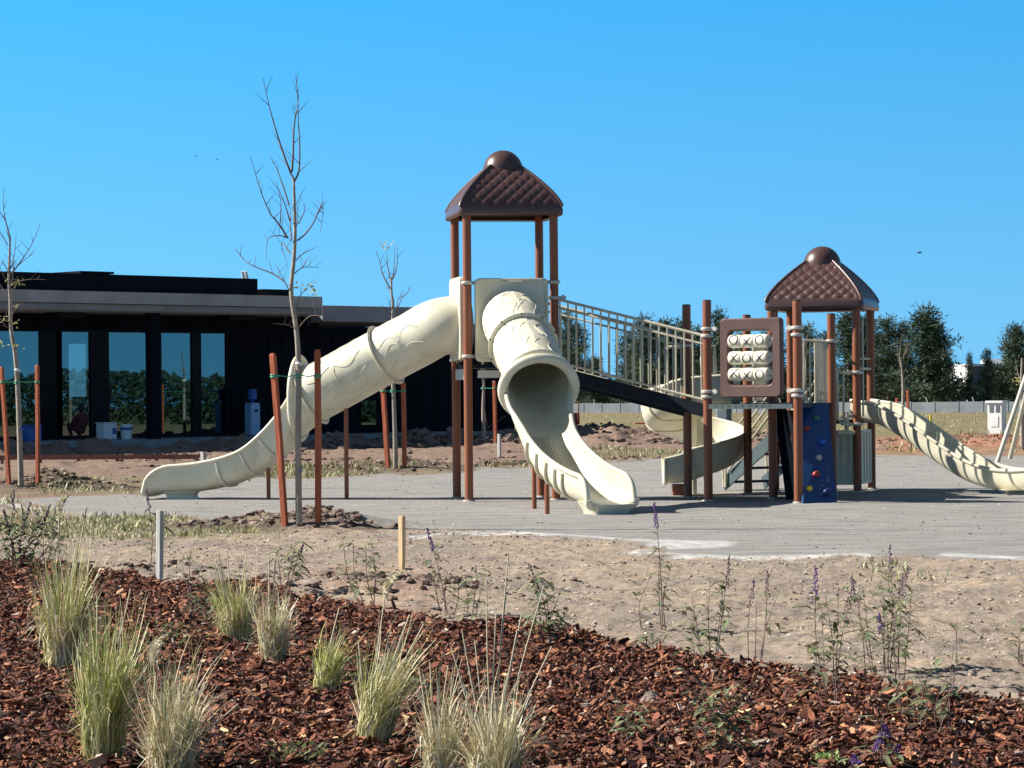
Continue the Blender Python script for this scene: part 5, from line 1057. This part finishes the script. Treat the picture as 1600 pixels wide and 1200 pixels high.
# ------------------------------------------------------------------ ornamental grasses
def grass_clump(px, py, tpy, wpx_, kind, lean, n, label, plumes=()):
    b = GP(px, py); s_ = b.y / F; Hm = (py - tpy) * s_; Wd = wpx_ * s_; r = np.random.default_rng(int(px * 7 + py)); ns = 6
    t = T('ornamental_grass', label, 'grass clump', b, 'ornamental grass clumps in the bark bed')
    ang = r.uniform(0, 6.283, n); rb = Wd * .26 * np.sqrt(r.random(n)); x0 = rb * np.cos(ang); y0 = rb * np.sin(ang)
    Hh = Hm * np.clip(r.normal(.74, .26, n), .12, 1.25); out = Wd * .5 * r.random(n) ** 1.1 * 1.25; f = np.linspace(0, 1, ns + 1); dr = ang + r.normal(0, .5, n)
    cx = x0[:, None] + (out * np.cos(dr))[:, None] * f ** 1.9 + lean * Hh[:, None] * f ** 1.4 + (r.normal(0, .012, n)[:, None] * np.sin(f * 7)); cx = cx + (r.normal(0, .045, n) * Hh)[:, None] * f ** 3; cy = y0[:, None] + (out * np.sin(dr))[:, None] * f ** 1.9
    st_ = r.random(n) < .30; out = np.where(st_, Wd * r.uniform(.5, 1.15, n), out); droop = np.where(st_, r.uniform(.2, .75, n), r.random(n) ** 3 * .45); cz = Hh[:, None] * (f - droop[:, None] * f ** 3.2); W = r.uniform(.0020, .0052, n)[:, None] * (1.05 - f ** 2 * .9) * (b.y / 14); sx = np.cos(dr + 1.57 + r.normal(0, .5, n)); sy = np.sin(dr + 1.57)
    Vv = np.stack([np.stack([cx - sx[:, None] * W, cy - sy[:, None] * W, cz], -1), np.stack([cx + sx[:, None] * W, cy + sy[:, None] * W, cz], -1)], 2).reshape(n, -1, 3)
    fq = np.array([(2 * i, 2 * i + 1, 2 * i + 3, 2 * i + 2) for i in range(ns)]); m = 2 * (ns + 1); Fq = (fq[None] + m * np.arange(n)[:, None, None]).reshape(-1, 4)
    gp = np.array([(.44, .45, .13), (.58, .57, .24), (.32, .37, .09), (.78, .73, .42)]); bp_ = np.array([(.80, .71, .47), (.66, .56, .33), (.92, .86, .66), (.46, .38, .22)])
    pb = {'green': .12, 'mix': .45, 'blond': .88}[kind]; isb = r.random(n) < pb; c = np.where(isb[:, None], bp_[r.integers(0, 4, n)], gp[r.integers(0, 4, n)]) * r.uniform(.75, 1.15, n)[:, None]
    base_mix = np.clip(1 - f * 2.4, 0, 1); cc_ = c[:, None, :] * (1 - base_mix[None, :, None] * .6) + np.array([.50, .42, .25])[None, None] * base_mix[None, :, None] * .6; cc_ = np.repeat(cc_, 2, 1).reshape(-1, 3)
    o = npmesh('blades', Vv.reshape(-1, 3), Fq, 'blade', np.concatenate([cc_, np.ones((len(cc_), 1))], 1)); o.parent = t.o
    for (x1, y1, big) in plumes:
        tp = P(x1, y1, b.y) ; mb = MB(); mid = b.lerp(tp, .5) + Vector((-.01, 0, .02)); st = spline([b, mid, tp], 6); mb.tube(st, [.0035 * (b.y / 14)] * len(st), 5); so_ = mb.build('seed_stalk', 'straw', t, True)
        if big:
            mb = MB(); d = (tp - mid).normalized(); L = .13
            for j in range(150):
                ff = random.random(); q = tp + d * (L * ff) + Vector((ff * ff * .06, 0, -ff * ff * .02)); rr = .022 * math.sin(math.pi * min(1, ff * .85 + .12)) + .003; a = random.uniform(0, 6.28); o_ = Vector((math.cos(a), math.sin(a), .4)) * rr; mb.add([q, q + o_ * .6 + Vector((0, 0, .004)), q + o_, q + o_ * .5 - Vector((.002, .002, .004))], [(0, 1, 2, 3)])
            mb.build('plume', 'straw', so_, org=t.loc)
M['straw'] = mat('straw', (.62, .55, .38), .8, .15, 40, trans=.2)
GL = [(100, 1052, 858, 95, 'mix', .02, 620, 'large green clump left, with a pale plume on a tall stalk', [(92, 805, 1), (118, 860, 0), (136, 790, 0)]),
      (160, 1192, 960, 110, 'green', .06, 700, 'green clump low left between the plumed clump and the straw one', [(152, 930, 0), (204, 920, 0), (180, 985, 0)]),
      (268, 1222, 1035, 120, 'blond', .05, 560, 'straw coloured clump at the bottom left with fuzzy curved tips', [(240, 1040, 1), (320, 1065, 0), (285, 1050, 0), (372, 1100, 0)]),
      (371, 1006, 888, 80, 'mix', -.08, 460, 'yellow green clump behind, right of the grey peg', [(355, 860, 0), (340, 880, 0), (385, 870, 0)]),
      (428, 1038, 925, 66, 'blond', -.02, 400, 'short dry blond clump right of the yellow green one', [(420, 868, 0), (431, 865, 0)]),
      (508, 1088, 985, 58, 'green', .18, 300, 'small green clump leaning right in the middle of the bed', [(530, 950, 0)]),
      (582, 1166, 985, 95, 'mix', .28, 420, 'green and straw clump leaning far right with a white stalk', [(601, 935, 1), (640, 960, 0), (662, 975, 0), (560, 1000, 0), (625, 1010, 0)]),
      (690, 1222, 1060, 90, 'blond', .0, 300, 'thin straw clump at the bottom, left of the tallest stalks', [(672, 1035, 0), (655, 1045, 0), (700, 1040, 0)]),
      (775, 1238, 1070, 130, 'blond', .02, 620, 'dense straw clump at the bottom centre with the tallest bent stalks', [(760, 905, 0), (795, 860, 0), (850, 915, 0), (815, 960, 0), (830, 1090, 0), (775, 960, 0), (722, 985, 0), (705, 1010, 0), (742, 1000, 0), (808, 985, 0), (862, 1010, 0), (790, 930, 0)])]
for g in GL: grass_clump(*g)

# ------------------------------------------------------------------ sages and low herbs
def sage(px, py, stems, label, leafy=1.0, lsz=.115, group='young sages in the bed', nm='sage_plant', flower=True):
    b = GP(px, py); rnd = random.Random(int(px * 3 + py)); t = T(nm, label, 'plant', b, group); ms, ml, mf = MB(), MB(), MB(); tint = []
    for (bx, tx, ty, fl) in stems:
        bb = Vector((P(bx, py, b.y).x, b.y + rnd.uniform(-.05, .05), b.z)); tp = P(tx, ty, b.y + rnd.uniform(-.08, .08)); mid = bb.lerp(tp, .5) + Vector((rnd.gauss(0, .02), 0, 0)); st = spline([bb - UP * .02, mid, tp], 8); n = len(st); rs = .0034 * (b.y / 15)
        ms.tube(st, [rs * (1 - .6 * i / (n - 1)) for i in range(n)], 5); L = (tp - bb).length
        k = int(L / .030 * leafy)
        for j in range(k):
            f = rnd.uniform(.22, .86 if fl else 1.0); q = st[min(n - 1, int(f * (n - 1)))]
            if rnd.random() < .25: side = Vector((rnd.uniform(-1, 1), rnd.uniform(-1, 1), .5)).normalized() * rnd.uniform(.02, .08); ms.tube([q, q + side], [rs * .5, rs * .3], 4); q = q + side
            a = rnd.uniform(0, 6.28); d = Vector((math.cos(a), math.sin(a), rnd.uniform(.0, .7))).normalized(); s = d.cross(UP).normalized(); l_ = lsz * rnd.uniform(.55, 1.35) * (b.y / 16) ** .5; w_ = l_ * .11; dr = rnd.uniform(.15, .55) * l_
            p0, p1, p2, p3 = q, q + d * l_ * .35 + UP * .004, q + d * l_ * .7 - UP * dr * .4, q + d * l_ - UP * dr
            ml.add([p0, p1 + s * w_, p1 - s * w_, p2 + s * w_ * .8, p2 - s * w_ * .8, p3, p1 - UP * .002, p2 - UP * .002], [(0, 1, 6), (0, 6, 2), (1, 3, 7, 6), (6, 7, 4, 2), (3, 5, 7), (7, 5, 4)]); g = rnd.uniform(.55, 1.25); tint += [(g * rnd.uniform(.9, 1.2), g, g * 1.0, 1)] * 8
        if fl and flower:
            d = (st[-1] - st[-4]).normalized(); Lf = .13 * min(1.2, L / .4)
            mf = MB()
            for j in range(34 if fl > 1 else 22): f = (j + rnd.random()) / (34 if fl > 1 else 22); q = st[-1] - d * (Lf * f); a = rnd.uniform(0, 6.28); r_ = .004 + .009 * f; c = q + Vector((math.cos(a) * r_, math.sin(a) * r_, rnd.uniform(-.004, .004))); mf.ell(c, (.005 * b.y / 16, .005 * b.y / 16, .007 * b.y / 16), 5, 3)
            mf.build('flower_spike', 'purple' if fl > 1 else 'faded', t)
    ms.build('stems', 'stem', t)
    if ml.v: ml.build('leaves', 'leaf', t, tint=tint)
SG = [(28, 892, [(14, -8, 800, 1), (20, 5, 795, 1), (26, 22, 765, 1), (34, 48, 785, 1), (30, 64, 800, 0), (22, 35, 815, 0), (40, 78, 790, 1), (18, 14, 830, 0), (44, 92, 830, 0)], 'leafy sage with faded spikes at the far left edge', 1.6),
      (72, 888, [(66, 58, 800, 1), (72, 84, 795, 0), (78, 100, 830, 0)], 'sage directly behind the plumed grass clump', 1.0),
      (236, 902, [(234, 229, 765, 1), (238, 246, 800, 0), (241, 270, 845, 0)], 'thin spiky sage just left of the grey peg', .8),
      (302, 930, [(300, 300, 850, 0), (306, 320, 870, 0), (298, 285, 880, 0)], 'sparse bare sage right of the grey peg', .35),
      (312, 978, [(305, 300, 935, 0), (312, 318, 930, 0), (320, 332, 942, 0)], 'low grey green sage in the bark below the grey peg', 2.2),
      (444, 922, [(440, 432, 858, 0), (446, 462, 845, 0), (450, 474, 850, 1)], 'small leafy sage at the bark edge right of the blond clump', 1.5),
      (572, 950, [(566, 536, 850, 0), (572, 552, 845, 0), (584, 578, 838, 0), (586, 572, 860, 0)], 'sage with three dark upright stems left of the pale peg', 1.1),
      (700, 962, [(690, 672, 870, 0), (696, 700, 890, 0), (700, 667, 825, 2), (708, 715, 900, 0)], 'sage with a bright purple spike near the pale peg', 1.0),
      (735, 975, [(728, 720, 895, 0), (735, 745, 885, 0), (742, 758, 900, 0)], 'leafy sage right of the purple spiked one', 1.2),
      (860, 1012, [(850, 838, 905, 0), (858, 826, 880, 1), (866, 872, 935, 0), (872, 890, 950, 0), (862, 855, 930, 0)], 'dense leafy sage at the bark edge in the middle', 2.0),
      (1036, 985, [(1036, 1022, 785, 2), (1034, 1030, 865, 0), (1003, 1015, 905, 0), (1040, 1050, 880, 0)], 'tall slim sage reaching up before the front slide exit', .9),
      (1020, 1015, [(1012, 1005, 985, 0), (1022, 1030, 980, 0), (1030, 1042, 990, 0)], 'tiny low sage below the tall slim one', 2.0),
      (1112, 1040, [(1112, 1110, 900, 0), (1100, 1080, 930, 0), (1116, 1130, 920, 0), (1090, 1085, 960, 0), (1118, 1140, 870, 1)], 'leafy sage with dark stems below the game panel', 1.2),
      (1178, 1035, [(1170, 1178, 905, 1), (1180, 1182, 940, 0), (1188, 1200, 890, 1), (1176, 1160, 1060, 2), (1186, 1215, 930, 0)], 'bare thin stemmed sage below the climbing wall', .25),
      (1298, 1108, [(1282, 1274, 1010, 0), (1292, 1284, 960, 0), (1300, 1290, 930, 0), (1305, 1310, 915, 0), (1296, 1275, 885, 2), (1304, 1335, 905, 1)], 'branching sage with a purple spike leaning left', 1.0),
      (1360, 1058, [(1362, 1340, 955, 0), (1352, 1330, 900, 1), (1365, 1348, 920, 0)], 'sage with crossing stems between the two tallest right ones', 1.0),
      (1384, 1052, [(1382, 1390, 850, 1), (1380, 1382, 930, 0), (1386, 1376, 905, 0), (1388, 1384, 890, 0), (1384, 1374, 960, 2)], 'tallest leafy sage at right on the bark edge', 1.3),
      (1406, 1070, [(1400, 1412, 895, 1), (1404, 1418, 885, 1), (1398, 1408, 960, 0), (1412, 1425, 920, 0)], 'slender sage directly right of the tallest one', .9),
      (1412, 1135, [(1410, 1395, 1055, 0), (1412, 1400, 1080, 0), (1416, 1425, 1060, 0)], 'small sage on the bark below the slender right one', 1.0),
      (1442, 1148, [(1440, 1448, 1070, 0), (1444, 1432, 1050, 0), (1436, 1455, 1035, 0)], 'sage with a broad upright leaf tip low at right', 1.3),
      (1482, 1160, [(1460, 1495, 960, 0), (1480, 1490, 1000, 0), (1470, 1478, 1060, 0), (1484, 1500, 1060, 0)], 'curved pale stemmed sage near the right edge', .8),
      (1594, 1040, [(1592, 1598, 960, 0), (1596, 1590, 990, 0), (1600, 1608, 985, 0)], 'sage fragment cut by the right edge', 1.2),
      (1128, 1190, [(1110, 1085, 1070, 0), (1122, 1105, 1065, 0), (1128, 1130, 1055, 0), (1135, 1150, 1070, 0), (1140, 1160, 1090, 0), (1126, 1120, 1110, 0)], 'bushy arching sage low in the bark at centre right', 2.0),
      (994, 1162, [(994, 993, 1125, 0), (994, 1004, 1110, 0), (994, 984, 1125, 0)], 'tiny lone sage seedling on the bark at bottom centre', 2.4),
      (1372, 1200, [(1362, 1380, 1115, 0), (1372, 1381, 1130, 3), (1376, 1376, 1145, 3), (1390, 1404, 1165, 3), (1366, 1370, 1160, 2)], 'sage with vivid purple blooms at the bottom right', .8),
      (1330, 1215, [(1328, 1335, 1180, 3), (1332, 1345, 1190, 3)], 'short purple flowering sage at the bottom edge', 1.0)]
for a in SG: sage(a[0], a[1], a[2], a[3], a[4])
def herb(px, py, wpx_, hpx, label, mt_s=1.0):
    b = GP(px, py); s_ = b.y / F; rnd = random.Random(int(px)); t = T('low_herb', label, 'plant', b, 'low green herbs in the bark'); ml = MB(); ms = MB(); tint = []
    for j in range(150):
        a = rnd.uniform(0, 6.28); r_ = (rnd.random() ** .7) * wpx_ * s_ * .5; q = b + Vector((math.cos(a) * r_, math.sin(a) * r_, rnd.random() * hpx * s_ * .8)); az = rnd.uniform(0, 6.28); d = Vector((math.cos(az), math.sin(az), rnd.uniform(.1, .9))).normalized(); s = d.cross(UP).normalized(); l_ = rnd.uniform(.025, .05); w_ = l_ * .15
        if j % 6 == 0: ms.tube([b + Vector((r_ * .3 * math.cos(a), r_ * .3 * math.sin(a), 0)), q], .002, 4)
        ml.add([q, q + d * l_ * .5 + s * w_, q + d * l_, q + d * l_ * .5 - s * w_], [(0, 1, 2, 3)]); g = rnd.uniform(.5, 1.2) * mt_s; tint += [(g, g * 1.1, g * .8, 1)] * 4
    ml.build('leaves', 'leaf', t, tint=tint); ms.build('stems', 'stem', t)
herb(262, 1012, 95, 45, 'dark green low herb between the two left green clumps'); herb(466, 1196, 90, 40, 'grey green low herb at the bottom edge left of centre', .9); herb(1293, 1198, 40, 20, 'bright green seedling at the bottom right', 1.9); herb(560, 1075, 70, 60, 'wispy dark herb behind the leaning straw clump', .7); herb(640, 1085, 60, 30, 'sprawling thin herb right of the leaning clump', .7)

# ------------------------------------------------------------------ birds
def bird(px, py, Y, sz, label):
    c = P(px, py, Y); t = T('bird', label, 'bird', c, 'birds high in the sky'); mb = MB(); mb.ell(c, (sz * .32, sz * .10, sz * .09), 10, 6); mb.ell(c + Vector((-sz * .33, 0, sz * .03)), (sz * .09, sz * .07, sz * .07), 8, 5); mb.add([c + Vector((sz * .25, 0, 0)), c + Vector((sz * .5, sz * .06, 0)), c + Vector((sz * .5, -sz * .06, 0))], [(0, 1, 2)]); mb.build('body', 'hair', t, True)
    for s in (-1, 1):
        mb = MB(); a = c + Vector((-.08 * sz, s * .05 * sz, .04 * sz)); mb.add([a, a + Vector((.22 * sz, 0, 0)), a + Vector((.16 * sz, s * .4 * sz, .16 * sz)), a + Vector((.05 * sz, s * .38 * sz, .16 * sz)), a + Vector((.26 * sz, s * .75 * sz, .06 * sz))], [(0, 1, 2, 3), (3, 2, 4)]); mb.build('wing', 'hair', t)
bird(307, 244, 120, .16, 'tiny dark bird left of the other one near the sapling top'); bird(340, 249, 120, .15, 'tiny dark bird just left of the sapling twigs'); bird(1437, 395, 110, .26, 'small dark bird over the right pines')
